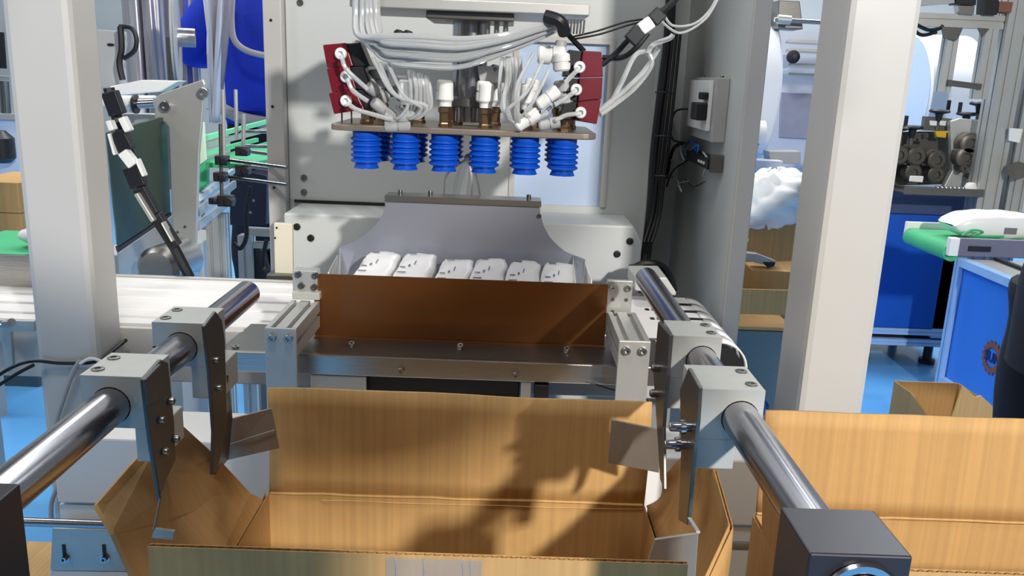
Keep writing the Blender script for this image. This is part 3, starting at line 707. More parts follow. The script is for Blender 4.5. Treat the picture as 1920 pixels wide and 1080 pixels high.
# clear tape on the near flap
tp = MB()
for px in (742, 795, 868, 882):
    a = U(px, 1046, Y=yn - .0085).x; z = zf - .006
    tp.tube([(a, yn - .0108, z), (a + .001, yn - .0112, z - .014), (a - .001, yn - .0108, z - .03), (a, yn - .0110, z - .06)], .0009, 5, 3)
a0, a1 = U(725, 1050, Y=yn - .0085).x, U(905, 1050, Y=yn - .0085).x
tp.box(a0, a1, yn - .0110, yn - .0107, zf - .12, zf - .006)
build(tp, 'clear_tape', film, ct)

c2 = thing('open_carton', 'second open cardboard carton at the lower right, behind the black block', 'carton', (.51, .72, .44))
x0, x1, yn, yf = .2965, .730, .575, .870
corr(c2, 'far_wall', (x0, yf, zb0), (x1 - x0, 0, 0), (0, 0, zh - zb0), (0, 1, 0), fl=False)
build(MB().grid(lambda u, v: V((x0 + (x1 - x0) * u, yf + .008 * v + .001 * math.sin(u * 21) * v, zh + .003 + (.121) * v)), 26, 6), 'far_flap', card, c2, solid=.0045)
crease(c2, (x0, yf - .0008, zh + .003), (x1, yf - .0008, zh + .003))
corr(c2, 'near_wall', (x0, yn, zb0), (x1 - x0, 0, 0), (0, 0, zh - zb0), (0, -1, 0), fl=False)
corr(c2, 'near_flap', (x0 + .016, yn - .004, zh), (x1 - x0 - .016, 0, 0), (0, 0, .123), (0, -1, 0), depth=.03)
corr(c2, 'left_wall', (x0, yn, zb0), (0, yf - yn, 0), (0, 0, zh - zb0), (-1, 0, 0), m=cards, fl=False)
corr(c2, 'left_flap', (x0, .60, zh), (0, .235, 0), (-.010, .0, .120), (-1, 0, 0), m=cards, depth=.03)
corr(c2, 'right_wall', (x1, yn, zb0), (0, yf - yn, 0), (0, 0, zh - zb0), (1, 0, 0), m=cards, fl=False)
build(MB().box(x0, x1, yn, yf, zb0, zb0 + .004), 'bottom', card, c2)

# ================================================================ white machine table under the conveyor and carton track
tb = thing('machine_table', 'white painted box beam and panel of the machine base behind the open carton', 'table', (-.05, 1.09, 0))
build(MB().box(-.590, .447, 1.04, 1.142, .618, .715), 'box_beam', whitep, tb, .003)
build(MB().box(-.590, .447, 1.044, 1.05, .30, .614), 'front_panel', whitep, tb)
for x in (-.585, .415): build(MB().box(x, x + .03, 1.06, 1.12, 0, .618), 'leg', paint, tb)
tk = thing('carton_track', 'carton track with round cross bar in front of the white table', 'conveyor', (-.05, .9, .30))
build(MB().cyl((-.72, 1.0, .612), (.62, 1.0, .612), .0058, 16), 'cross_bar', chrome, tk)
for x in (-.72, .62): build(MB().box(x - .01, x + .01, .985, 1.015, 0, .625), 'bar_stand', alu, tk, .001)
for y in (.62, .70, .78, .86): build(MB().cyl((-.55, y, .415), (.80, y, .415), .02, 16), 'roller', steel, tk)
for x in (-.56, .80): build(MB().box(x, x + .01, .50, .98, .38, .46), 'side_rail', alu, tk)
for x in (-.56, .80):
    for y in (.52, .95): build(MB().box(x, x + .03, y, y + .03, 0, .38), 'leg', alu, tk)
build(MB().box(-.54, .79, .55, .95, .0, .375), 'base_cabinet', paint, tk, .003)  # unseen box added below the rollers to stop blue light off the floor
# silver bracket plate at the bottom left
sb = thing('slotted_bracket', 'silver bracket plate with two bolts at the foot of left post', 'bracket', U(170, 1080, Y=1.02))
pts = [U(a, b_, Y=1.02) for a, b_ in ((98, 990), (248, 996), (254, 1072), (94, 1070))]
build(MB().prism(pts, (0, .006, 0)), 'plate', alu, sb, .001)
build(MB().prism([U(a, b_, Y=1.02) for a, b_ in ((94, 1071), (254, 1074), (262, 1130), (90, 1130))], (0, .05, 0)), 'base_rail', whitep, sb, .001)
for px in (122, 197):
    p = U(px, 1046, Y=1.02)
    s_ = build(MB().lathe([(.0068, 0), (.0068, .001), (.0042, .001), (.0042, .006), (.002, .0062), (.002, .003)], p, (0, -1, 0), 16), 'bolt', chrome, sb, origin=p)
    build(MB().box(p.x - .002, p.x + .002, 1.0185, 1.0198, p.z + .002, p.z + .020), 'slot', black, sb)

# cables on the left post
lc = thing('black_cable', 'black cable strapped across the left post and trailing out left', 'cable', U(100, 680, Y=1.19))
build(MB().tube([U(-30, 722, Y=1.17), U(20, 690, Y=1.18), U(62, 677, Y=1.19), U(110, 681, Y=1.194), U(160, 681, Y=1.194), U(180, 678, Y=1.194)], .0026, 8), 'cable', cable, lc)
build(MB().tube([U(-30, 740, Y=1.17), U(30, 702, Y=1.18), U(64, 684, Y=1.19)], .0026, 8), 'cable', cable, lc)
build(MB().tube([U(192, 676, x=-.594), U(215, 655, x=-.594), U(236, 638, x=-.594)], .003, 8), 'cable', cable, lc)
gc = thing('grey_cable', 'grey cable hanging in a bow from strap on left post', 'cable', U(110, 860, Y=1.19))
build(MB().tube([U(150, 682, Y=1.188), U(170, 672, Y=1.188), U(192, 678, Y=1.188)], .0024, 8), 'tie_loop', whitep, gc)
build(MB().tube([U(150, 676, Y=1.19), U(136, 700, Y=1.19), U(118, 750, Y=1.19), U(105, 795, Y=1.19), U(106, 830, Y=1.19), U(112, 868, Y=1.19), U(110, 905, Y=1.19), U(97, 940, Y=1.19), U(96, 972, Y=1.19)], .0036, 8), 'hose', greyp, gc)
# ================================================================ wiring on the right wall of the housing
def rect_bar(p, q, w, h_, up=(0, 0, 1)): return MB().sweep([(-w / 2, -h_ / 2), (w / 2, -h_ / 2), (w / 2, h_ / 2), (-w / 2, h_ / 2)], p, q, up)
tk2 = thing('cable_harness', 'thick black cable trunk running down the right corner of the housing', 'cables', U(1215, 470, Y=1.84))
build(MB().tube([U(1258, -10, Y=1.87), U(1252, 90, Y=1.87), U(1238, 200, Y=1.86), U(1228, 290, Y=1.86), U(1222, 380, Y=1.85), U(1216, 440, Y=1.84), U(1208, 500, Y=1.82)], .0115, 10), 'cable_sleeve', black, tk2)
for k in range(3):
    d = k * 7 - 4
    build(MB().tube([U(1266 + d, 60, Y=1.86), U(1256 + d, 160, Y=1.85), U(1246 + d, 240 + k * 8, Y=1.84), U(1236 + d, 330, Y=1.84), U(1228 + d, 400, Y=1.83), U(1212 + d, 455, Y=1.80)], .0034, 7), 'cable', cable, tk2)
for y in (173, 255, 330):
    build(MB().tube([U(1228, y, Y=1.82), U(1246, y, Y=1.815), U(1262, y + 2, Y=1.82)], .0016, 6), 'zip_tie', black, tk2)
XW = 0.3940
Y0, Y1 = U(1336, 240, x=XW).y, U(1292, 240, x=XW).y
zt_, zb_ = U(1336, 145, x=XW).z, U(1336, 268, x=XW).z
jb = thing('junction_box', 'light grey socket box with a black plug on the inner right wall', 'socket box', (0.4080, (Y0 + Y1) / 2, zb_))
build(MB().box(XW, 0.4198, Y0, Y1, zb_, zt_), 'box', greyp, jb, .002)
build(MB().box(XW - .008, XW - .0002, Y0 + .02, Y1 - .01, zb_ + .02, zt_ - .006), 'cover', whitep, jb, .0015)
build(MB().box(XW - .030, XW - .0085, Y0 + .02, Y0 + .075, zb_ + .040, zb_ + .074), 'plug', black, jb, .003)
build(MB().box(XW - .020, XW - .0085, Y0 + .02, Y0 + .06, zb_ + .080, zb_ + .094), 'small_plug', black, jb, .002)
screws(jb, [(0.4080, Y0 + .02, zt_), (0.4080, Y1 - .03, zt_)], (0, 0, 1), .004, .004, darksteel)
zr = U(1310, 335, x=.34).z
rl = thing('relay_block', 'black relay block with small white terminals below the socket box', 'relay', (0.4080, Y0 + .05, zr))
build(MB().box(0.3920, 0.4198, Y0 + .01, Y1 - .005, zr, zr + .022), 'relay_body', black, rl, .002)
build(MB().box(0.3960, 0.4198, Y0 - .01, Y0 + .008, zr - .004, zr + .03), 'mount_plate', darksteel, rl, .001)
for k in range(3): build(MB().box(0.3890, 0.3918, Y0 + .03 + k * .022, Y0 + .037 + k * .022, zr + .008, zr + .013), 'terminal', whitep, rl)
wr = thing('wire_tangle', 'tangled black, white and blue wires between socket box and relay', 'wires', (.345, Y0, zr))
for pts, r_, m in (([(1305, 205), (1268, 208), (1258, 240), (1262, 262), (1285, 268)], .0022, cable), ([(1310, 190), (1296, 208), (1280, 240), (1276, 280), (1282, 300)], .0018, whitep),
                   ([(1280, 268), (1262, 280), (1252, 320), (1246, 370), (1240, 430)], .0045, cable), ([(1290, 300), (1262, 320), (1250, 350)], .0020, cable), ([(1258, 300), (1268, 306), (1282, 304)], .002, whitep),
                   ([(1284, 276), (1296, 262), (1304, 282), (1290, 296)], .0022, bluep), ([(1292, 285), (1310, 272), (1302, 300), (1284, 290)], .0022, bluep2), ([(1270, 338), (1278, 360), (1272, 345), (1290, 340)], .0012, whitep),
                   ([(1318, 330), (1326, 300), (1318, 285)], .0020, greyp), ([(1285, 335), (1300, 350), (1322, 340)], .0012, cable)):
    build(MB().tube([U(a, b_, x=0.3960) for a, b_ in pts], r_, 7), 'wire', m, wr)
hosething([[U(1185, 505, Y=1.66), U(1210, 494, Y=1.66), U(1240, 500, Y=1.66), U(1256, 520, Y=1.66), U(1262, 545, Y=1.64)]], 'black hose arching over the bearing block into the conveyor', .008, cable, 'black_hose', 'hose')

# ================================================================ left background: film wrapping machine
fm_ = thing('film_wrapping_machine', 'grey film machine with dark green guard and angled mounting plate, behind left post', 'machine', (-1.4, 1.95, .0))
build(MB().prism([U(200, 250, Y=1.72), U(312, 218, Y=2.02), U(320, 398, Y=2.02), U(221, 462, Y=1.72)], (-.012, .02, 0)), 'green_guard', green, fm_, label='dark green glossy guard panel')
build(MB().prism([U(219, 466, Y=1.715), U(322, 399, Y=2.015), U(322, 404, Y=2.015), U(221, 474, Y=1.715)], (-.012, .02, 0)), 'guard_edge', black, fm_)
build(MB().prism([U(222, 476, Y=1.74), U(325, 404, Y=2.05), U(332, 530, Y=2.05), U(226, 560, Y=1.74)], (-.012, .02, 0)), 'steel_apron', alu, fm_)
pl = [(290, 184), (300, 176), (380, 149), (384, 158), (373, 290), (366, 500), (330, 500), (322, 400), (317, 240), (309, 229), (290, 228)]
build(MB().prism([U(a, b_, Y=2.0) for a, b_ in pl], (0, .012, 0)), 'mounting_plate', alu, fm_, .002)
for px, py in ((311, 199), (382, 174)): 
    p = U(px, py, Y=1.999); build(MB().screw(p, (.2, -1, 0), .0125, .016), 'shaft_screw', chrome, fm_, origin=p)
screws(fm_, [U(a, b_, Y=1.999) for a, b_ in ((333, 435), (347, 425), (332, 455), (348, 448))], (0, -1, 0), .0032, .003, darksteel)
build(MB().cyl(U(180, 190, Y=2.03), U(292, 190, Y=2.03), .0135, 18), 'white_roller', whitep, fm_)
build(MB().cyl(U(252, 195, Y=2.01), U(290, 193, Y=2.01), .0115, 16), 'roller_shaft', chrome, fm_)
build(MB().lathe([(.022, 0), (.022, .006)], U(252, 195, Y=2.01), (1, 0, 0), 20), 'shaft_collar', black, fm_)
build(MB().prism([U(a, b_, Y=2.2) for a, b_ in ((205, 162), (265, 150), (335, 152), (300, 172), (210, 180))], (0, .06, 0)), 'white_cover', whitep, fm_, .003)
build(MB().prism([U(a, b_, Y=2.1) for a, b_ in ((200, 212), (290, 214), (300, 224), (212, 246))], (0, .05, 0)), 'lower_beam', alu, fm_, .002)
build(MB().prism([U(a, b_, Y=2.25) for a, b_ in ((180, 55), (222, 58), (224, 84), (218, 108), (225, 165), (180, 165))], (0, .05, 0)), 'upright_plate', greyp, fm_, .002)
p = U(208, 84, Y=2.249); build(MB().lathe([(.006, 0), (.006, .002)], p, (0, -1, 0), 14, sx=.6, sy=1.6), 'plate_slot', black, fm_)
build(MB().tube([U(226, 50, Y=2.2), U(228, 90, Y=2.2), U(224, 118, Y=2.2), U(230, 150, Y=2.2)], .008, 8), 'cable_loop', cable, fm_)
build(MB().tube([U(224, 50, Y=2.2), U(246, 52, Y=2.2), U(256, 72, Y=2.2), U(252, 95, Y=2.2), U(232, 110, Y=2.2)], .006, 8), 'cable_loop', cable, fm_)
build(MB().box(U(200, 0, Y=2.3).x, U(365, 0, Y=2.3).x - .02, 2.12, 2.5, 0, .72), 'base_cabinet', paint, fm_, .004)
mo = thing('motor_cover', 'polished rounded steel motor cover above the belt beside left post', 'cover', U(292, 520, Y=1.78))
c = U(292, 506, Y=1.70)
build(MB().lathe([(.036, 0), (.046, .012), (.046, .12)], c, (.1, 1, 0), 28), 'drum', steel, mo)
build(MB().prism([c + V((-.046, .02, -.05)), c + V((.048, .02, -.05)), c + V((.048, .02, 0)), c + V((-.046, .02, 0))], (0, .09, 0)), 'drum_foot', steel, mo, .002)
screws(mo, [c + V((.004, .06, .046))], (0, 0, 1), .005, .006)
ch = thing('cable_chain', 'black cable chain with white connectors slanting down beside the green guard', 'cable chain', U(350, 515, Y=1.66))
cp = [U(204, 165, Y=1.62), U(216, 210, Y=1.62), U(236, 270, Y=1.62), U(262, 340, Y=1.62), U(292, 400, Y=1.62), U(322, 455, Y=1.63), U(356, 520, Y=1.64)]
build(MB().tube(cp, .0105, 8), 'cable_sleeve', black, ch)
def blk(a, b_, w, m, nm, Y=1.60):
    p, q = U(*a, Y=Y), U(*b_, Y=Y); d = q - p; n = d.cross(V((0, 1, 0))).normalized()
    build(MB().obox((p + q) / 2, d, n * w, V((0, .02, 0))), nm, m, ch, .002)
for a, b_, w in (((206, 172), (222, 215), .028), ((222, 246), (240, 282), .028), ((246, 312), (262, 350), .030), ((262, 352), (290, 402), .024), ((292, 402), (330, 462), .022)): blk(a, b_, w, black, 'link')
for a, b_, w in (((206, 226), (213, 244), .010), ((230, 220), (243, 246), .012), ((207, 250), (218, 290), .005), ((232, 284), (252, 310), .019), ((258, 298), (272, 330), .005)): blk(a, b_, w, whitep, 'connector', 1.592)
for a, b_, w in (((258, 362), (290, 414), .008), ((306, 416), (326, 452), .004)): blk(a, b_, w, alu, 'clip_strip', 1.588)

# silver film rolls behind
for px, w, lab, m, bt in ((262, 34, 'champagne-toned upright film roll, leftmost behind the film machine', foil, 150), (297, 32, 'crinkled silver upright film roll, second from left', foil, 168),
                      (326, 26, 'silver upright film roll behind the pale disc', foil, 160), (352, 22, 'dull silver upright film roll right of the pale disc', foil, 158),
                      (370, 16, 'narrow dark silver film roll beside the white cloth', foil, 150)):
    Y = {262: 3.45, 297: 3.45, 326: 3.6, 352: 3.35, 370: 3.5}[px]
    c0 = U(px, bt + 30, Y=Y); r_ = w / 1591 * Y * .5 * 1.05
    def fr(u, v, c0=c0, r_=r_, px=px):
        th = 2 * PI * v; z = .70 + u * 1.0
        k = r_ * (1 + .10 * math.sin(3 * th + px) + .06 * math.sin(7 * th + 5 * u + px))
        return V((c0.x + k * math.cos(th), Y + k * math.sin(th), z))
    t = thing('film_roll', lab, 'film roll', (c0.x, Y, .64), 'upright silver film rolls')
    build(MB().grid(fr, 10, 40), 'film', m, t); build(MB().cyl((c0.x, Y, 0), (c0.x, Y, .70), r_ * .5, 14), 'spindle', greyp, t)
    build(MB().lathe([(r_ * .9, 1.0), (.001, 1.001)], (c0.x, Y, .70), (0, 0, 1), 14, cap=False), 'core', greyp, t)
t = thing('film_roll', 'pale grey film roll end disc in front of the silver rolls', 'film roll', U(330, 190, Y=3.2), 'upright silver film rolls')
c = U(334, 70, Y=2.85); 
build(MB().lathe([(.001, -.003), (.165, -.003), (.165, 0), (.001, 0)], c, (1, .30, 0), 40, cap=False), 'end_disc', greyp, t)
build(MB().cyl(c + V((-.0144, -.0045, 0)), c + V((-.0048, -.0015, 0)), .150, 40), 'film', greyp, t)
build(MB().cyl(c, c + V((.05, .015, 0)), .03, 30), 'film_core', foil, t)
build(MB().box(c.x - .06, c.x - .03, c.y + .05, c.y + .09, 0, c.z), 'stand', darksteel, t)

# hanging white cloth
cl = MB().grid(lambda u, v: V((U(378 + 40 * v - 26 * u * v + 14 * u * (1 - v), 0, Y=3.05).x, 3.05 + .03 * math.sin(v * 9 + u * 2), 1.62 - u * .62)), 16, 18)
solo(cl, 'hanging_cloth', whitefab, 'white cloth hanging beside the blue-jacketed worker', 'cloth', solid=.012)

# ================================================================ people
def skinbody(parent, name, joints, edges, m, levels=2):
    """continuous figure: joints {key: (pos, rx, ry)}, first key is the root"""
    ks = list(joints); me = bpy.data.meshes.new(name)
    off = wloc(parent)
    me.from_pydata([tuple(V(joints[k][0]) - off) for k in ks], [(ks.index(a), ks.index(b_)) for a, b_ in edges], [])
    o = bpy.data.objects.new(name, me); COL.objects.link(o); o.parent = parent
    md = o.modifiers.new('skin', 'SKIN'); md.use_smooth_shade = True
    for i, k in enumerate(ks):
        sv = me.skin_vertices[0].data[i]; sv.radius = (joints[k][1], joints[k][2]); sv.use_root = (i == 0)
    sb_ = o.modifiers.new('sub', 'SUBSURF'); sb_.levels = levels; sb_.render_levels = levels
    me.materials.append(m); return o
def person(name, label, base, face, top_m, leg_m, arm_pose, hem=.92, scale=1.0, lean=0, jr=1.0):
    """standing figure; face = unit vector it looks along; arm_pose: (elbowL, handL, elbowR, handR) in body frame (side, front, up)"""
    base = V(base); fwd = V(face).normalized(); side = V((fwd.y, -fwd.x, 0)); up = V((0, 0, 1)); s = scale
    cl_, sl_ = math.cos(lean), math.sin(lean)
    def B(a, b_, c):
        if lean and c > .96: b_, c = b_ * cl_ + (c - .95) * sl_, .95 + (c - .95) * cl_ - b_ * sl_
        return base + (side * a + fwd * b_ + up * c) * s
    t = thing(name, label, 'person', base)
    eL, hL, eR, hR = [base + (side * q[0] + fwd * q[1] + up * q[2]) * s for q in arm_pose]
    J = {'pelvis': (B(0, 0, .95), .15 * s, .11 * s), 'waist': (B(0, 0, 1.10), .13 * s, .10 * s), 'chest': (B(0, 0, 1.30), .16 * s, .115 * s), 'neck0': (B(0, 0, 1.46), .07 * s, .065 * s),
         'neck': (B(0, .01, 1.54), .052 * s, .055 * s), 'jaw': (B(0, .03, 1.60), .062 * s, .075 * s), 'head': (B(0, .02, 1.68), .078 * s, .098 * s), 'crown': (B(0, .01, 1.755), .055 * s, .07 * s),
         'sL': (B(.17, 0, 1.42), .058 * s, .058 * s), 'eL': (eL, .042 * s, .042 * s), 'wL': (eL.lerp(hL, .85), .028 * s, .028 * s), 'pL': (hL, .040 * s, .020 * s),
         'sR': (B(-.17, 0, 1.42), .058 * s, .058 * s), 'eR': (eR, .042 * s, .042 * s), 'wR': (eR.lerp(hR, .85), .028 * s, .028 * s), 'pR': (hR, .040 * s, .020 * s),
         'hL': (B(.09, 0, .88), .092 * s, .095 * s), 'kL': (B(.10, .01, .50), .06 * s, .062 * s), 'aL': (B(.105, -.02, .09), .04 * s, .042 * s), 'fL': (B(.11, .13, .03), .038 * s, .026 * s),
         'hR': (B(-.09, 0, .88), .092 * s, .095 * s), 'kR': (B(-.10, .01, .50), .06 * s, .062 * s), 'aR': (B(-.105, -.02, .09), .04 * s, .042 * s), 'fR': (B(-.11, .13, .03), .038 * s, .026 * s)}
    E = [('pelvis', 'waist'), ('waist', 'chest'), ('chest', 'neck0'), ('neck0', 'neck'), ('neck', 'jaw'), ('jaw', 'head'), ('head', 'crown'), ('chest', 'sL'), ('sL', 'eL'), ('eL', 'wL'), ('wL', 'pL'),
         ('chest', 'sR'), ('sR', 'eR'), ('eR', 'wR'), ('wR', 'pR'), ('pelvis', 'hL'), ('hL', 'kL'), ('kL', 'aL'), ('aL', 'fL'), ('pelvis', 'hR'), ('hR', 'kR'), ('kR', 'aR'), ('aR', 'fR')]
    for sd, wk, pk, el in (('L', 'wL', 'pL', eL), ('R', 'wR', 'pR', eR)):
        hp_, d = J[pk][0], (J[pk][0] - el).normalized(); across = d.cross(up).normalized() if abs(d.z) < .9 else side
        for f_, (o_, ln) in enumerate(((-.030, .058), (-.010, .072), (.011, .066), (.030, .050))):
            a = hp_ + across * o_ * s + d * .03 * s; b_ = a + (d * ln * .55) * s; c = b_ + (d * ln * .4 - up * .018) * s
            J['%s%d0' % (sd, f_)] = (a, .0095 * s, .0095 * s); J['%s%d1' % (sd, f_)] = (b_, .0088 * s, .0088 * s); J['%s%d2' % (sd, f_)] = (c, .0072 * s, .0072 * s)
            E += [(pk, '%s%d0' % (sd, f_)), ('%s%d0' % (sd, f_), '%s%d1' % (sd, f_)), ('%s%d1' % (sd, f_), '%s%d2' % (sd, f_))]
        a = hp_ - across * .045 * s - d * .005 * s; J[sd + 't0'] = (a, .011 * s, .011 * s); J[sd + 't1'] = (a - across * .012 * s + d * .04 * s, .009 * s, .009 * s)
        E += [(pk, sd + 't0'), (sd + 't0', sd + 't1')]
    body = skinbody(t, 'body', J, E, skin)
    # face and hair
    for sx in (-1, 1):
        build(MB().lathe([(.001, -.009), (.009, -.004), (.009, .004), (.001, .009)], B(sx * .032, .112, 1.685), fwd, 10), 'eye', black, t)
        build(MB().lathe([(.004, -.012), (.018, -.006), (.020, .004), (.006, .012)], B(sx * .082, .01, 1.67), side * sx, 12, sy=1.5), 'ear', skin, t)
    build(MB().prism([B(-.014, .108, 1.645), B(.014, .108, 1.645), B(0, .105, 1.70)], fwd * .026 * s), 'nose', skin, t, .004)
    build(MB().prism([B(-.024, .100, 1.612), B(.024, .100, 1.612), B(.018, .100, 1.622), B(-.018, .100, 1.622)], fwd * .010 * s), 'mouth', red, t, .002)
    def hr(u, v):
        th = 2 * PI * v; ph = u * 1.75
        return B(.088 * math.sin(ph) * math.cos(th), -.012 + .108 * math.sin(ph) * math.sin(th), 1.70 + .098 * math.cos(ph) - .02 * max(0, -math.sin(th)) * u)
    build(MB().grid(hr, 10, 24), 'hair', hairm, t, solid=.004)
    # jacket: torso shell continuous with both sleeves
    q = jr
    JJ = {'c0': (B(0, 0, (hem + 1.25) / 2), .175 * s * q, .135 * s * q), 'hem': (B(0, 0, hem), .180 * s * q, .14 * s * q), 'c1': (B(0, 0, 1.28), .185 * s * q, .135 * s * q), 'c2': (B(0, 0, 1.43), .10 * s, .085 * s), 'c3': (B(0, 0, 1.48), .075 * s, .072 * s),
          'sL': (B(.18, 0, 1.40), .085 * s, .085 * s), 'eL': (eL, .068 * s, .068 * s), 'wL': (eL.lerp(hL, .78), .045 * s, .045 * s),
          'sR': (B(-.18, 0, 1.40), .085 * s, .085 * s), 'eR': (eR, .068 * s, .068 * s), 'wR': (eR.lerp(hR, .78), .045 * s, .045 * s)}
    skinbody(t, 'jacket', JJ, [('c0', 'hem'), ('c0', 'c1'), ('c1', 'c2'), ('c2', 'c3'), ('c1', 'sL'), ('sL', 'eL'), ('eL', 'wL'), ('c1', 'sR'), ('sR', 'eR'), ('eR', 'wR')], top_m)
    tm = MB()
    tm.tube([B(0, 0, .80), B(0, 0, .86), B(0, 0, .95), B(0, 0, 1.0)], .150 * s, 24, 4)
    for sx in (-1, 1):
        tm.tube([B(sx * .078, 0, .93), B(sx * .085, 0, .80), B(sx * .10, .012, .50), B(sx * .105, -.015, .30), B(sx * .105, -.02, .07)], lambda t: (.112 - .038 * t + .004 * math.sin(26 * t)) * s, 20, 6)
    build(tm, 'trousers', leg_m, t, ang=80)
    for sx in (-1, 1):
        build(MB().grid(lambda u, v: B(sx * .108 + .047 * math.cos(2 * PI * v) * math.sin(PI * min(u * 1.0 + .08, .97)) ** .5, -.07 + .27 * u, .038 + .036 * math.sin(2 * PI * v) * math.sin(PI * min(u + .08, .97)) ** .5), 12, 16), 'shoe', black, t)
    return t, B
pb = U(522, 0, Y=3.35)
w1, B1 = person('person', 'worker in a royal blue jacket with grey trim, back left behind the film machine', (pb.x, 3.35, 0), (-.35, 1, 0), jacket, trouser,
    ((.30, .05, 1.17), (.12, .30, 1.15), (-.33, .04, 1.18), (-.14, .28, 1.17)), hem=.99, scale=1.05, jr=1.22)
hm = MB()
for (a, b_, r_) in (((402, 196), (512, 232), .02),):
    p, q = U(*a, Y=3.22), U(*b_, Y=3.18); hm.tube([p, (p + q) / 2 + V((0, -.03, -.012)), q], .022, 10)
build(hm, 'jacket_hem', greyfab, w1)
build(MB().tube([U(436, -10, Y=3.12), U(434, 40, Y=3.10), U(440, 76, Y=3.08), U(465, 96, Y=3.07), U(506, 106, Y=3.07)], .011, 8), 'reflective_piping', greyfab, w1)
build(MB().tube([U(425, -10, Y=3.16), U(420, 60, Y=3.15), U(412, 130, Y=3.14), U(405, 190, Y=3.14)], .020, 10), 'jacket_edge', greyfab, w1)

rp = U(1884, 680, Y=1.32)
w2, B2 = person('person', 'worker in dark trousers and grey top at the right edge of the photo', (rp.x + .165, 1.32, 0), (1, .15, 0), greytop, trouser,
    ((.24, .34, 1.12), (.20, .54, 1.02), (-.24, .34, 1.12), (-.20, .54, 1.02)), hem=.91, scale=.95, lean=.45)
# the person taking the picture, whose shadow falls across the left of the carton
w3, B3 = person('person', 'person in grey top standing behind the viewpoint with one arm raised, shading the carton', (.20, -.25, 0), (0, 1, 0), greytop, trouser,
    ((.338, .03, 1.343), (.63, .03, 1.59), (-.26, .02, 1.14), (-.18, .10, 1.10)), hem=.95, scale=1.08)

# ================================================================ left background: green conveyor with guide rods
gc2 = thing('green_conveyor', 'conveyor with green belt and bright green guide rails, back left', 'conveyor', U(430, 380, Y=2.4))
zg = U(372, 300, Y=2.1).z
pA, pB = U(368, 304, Y=2.10), U(512, 250, Y=2.85); pB.z = pA.z
build(MB().prism([pA, pB, pB + V((.25, .0, 0)), pA + V((.12, 0, 0))], (0, 0, -.012)), 'belt', greenb, gc2)
for (a, Ya, b_, Yb, m, hh, nm) in (((370, 262), 2.10, (512, 225), 2.8, greenb2, .012, 'guide_rail'), ((370, 275), 2.10, (512, 240), 2.8, alu, .014, 'guide_rail_backing'), ((370, 292), 2.10, (482, 262), 2.7, greenb2, .012, 'guide_rail'),
                                   ((372, 372), 2.05, (440, 318), 2.45, whitep, .014, 'frame_rail'), ((370, 398), 2.05, (440, 345), 2.45, alu, .02, 'frame_rail'), ((370, 425), 2.05, (435, 372), 2.45, alu, .02, 'frame_rail')):
    build(rect_bar(U(*a, Y=Ya), U(*b_, Y=Yb), .010, hh), nm, m, gc2)
build(MB().prism([U(a, b_, Y=2.05) for a, b_ in ((366, 224), (382, 230), (386, 300), (370, 312), (366, 310))], (0, .01, 0)), 'pale_guard', mat('pale_green_plastic', (214, 236, 214), .4), gc2, .002)
build(MB().prism([U(a, b_, Y=2.08) for a, b_ in ((366, 312), (388, 302), (388, 345), (368, 364))], (0, .02, 0)), 'side_block', greenb, gc2, .002)
lg = U(408, 400, Y=2.3)
build(MB().profile((lg.x, 2.3, .0), (lg.x, 2.3, lg.z), .05, .05, (0, 1, 0), 2, 2, .008, .006), 'leg', alu, gc2)
lg = U(462, 440, Y=2.7); build(MB().profile((lg.x, 2.7, .0), (lg.x, 2.7, lg.z), .045, .045, (0, 1, 0), 1, 1, .008, .006), 'leg', alu, gc2)
build(rect_bar(U(462, 433, Y=2.7), U(520, 436, Y=2.7), .03, .025), 'cross_rail', alu, gc2)
build(rect_bar(U(462, 458, Y=2.7), U(520, 460, Y=2.7), .03, .018), 'cross_rail', alu, gc2)
gr = thing('rod_fence', 'thin steel guide rods with black clamps in front of green conveyor', 'guide frame', U(430, 380, Y=1.92))
for a, Ya, b_, Yb in (((424, 299), 1.93, (538, 314), 1.84), ((430, 332), 1.93, (538, 346), 1.84), ((452, 282), 2.05, (512, 290), 2.05), ((455, 274), 2.1, (512, 275), 2.1), ((450, 246), 2.1, (512, 248), 2.1), ((452, 310), 2.05, (512, 318), 2.05)):
    build(MB().cyl(U(*a, Y=Ya), U(*b_, Y=Yb), .0042, 12), 'guide_bar', chrome, gr)
for a, b_, Y, r_ in (((418, 168), (420, 300), 1.96, .0045), ((442, 168), (444, 262), 2.1, .0045), ((457, 214), (456, 284), 2.05, .005), ((413, 232), (416, 378), 1.94, .004)):
    build(MB().cyl(U(*a, Y=Y), U(*b_, Y=Y), r_, 12), 'upright_pin', alu if r_ > .004 else darksteel, gr)
for px, py, w in ((417, 300, .028), (455, 283, .028), (414, 331, .028), (456, 318, .03), (424, 376, .034), (402, 376, .02)):
    p = U(px, py, Y=1.93); build(MB().obox(p, (w, 0, 0), (0, .024, 0), (0, 0, w * .75)).cyl(p + V((w * .3, -.02, 0)), p + V((w * .3, .01, 0)), w * .3, 10), 'rod_clamp', black, gr, .002, origin=p)
dg = thing('drive_box', 'dark navy drive box under the guide rods, left of the housing', 'box', U(465, 420, Y=2.9))
build(MB().prism([U(a, b_, Y=2.9) for a, b_ in ((432, 352), (468, 322), (500, 330), (499, 422), (430, 422))], (0, .2, 0)), 'case', mat('navy_case', (34, 36, 56), .5), dg, .003)
screws(dg, [U(476, 376, Y=2.9), U(470, 398, Y=2.9)], (0, -1, 0), .005, .004)
hosething([[U(470, 350, Y=2.6), U(462, 400, Y=2.6), U(462, 445, Y=2.6), U(450, 466, Y=2.6), U(438, 455, Y=2.6)], [U(500, 450, Y=2.55), U(494, 480, Y=2.55), U(496, 505, Y=2.55), U(515, 512, Y=2.5)]],
          'black cables looping below the navy drive box', .007, cable, 'cable', 'cable')
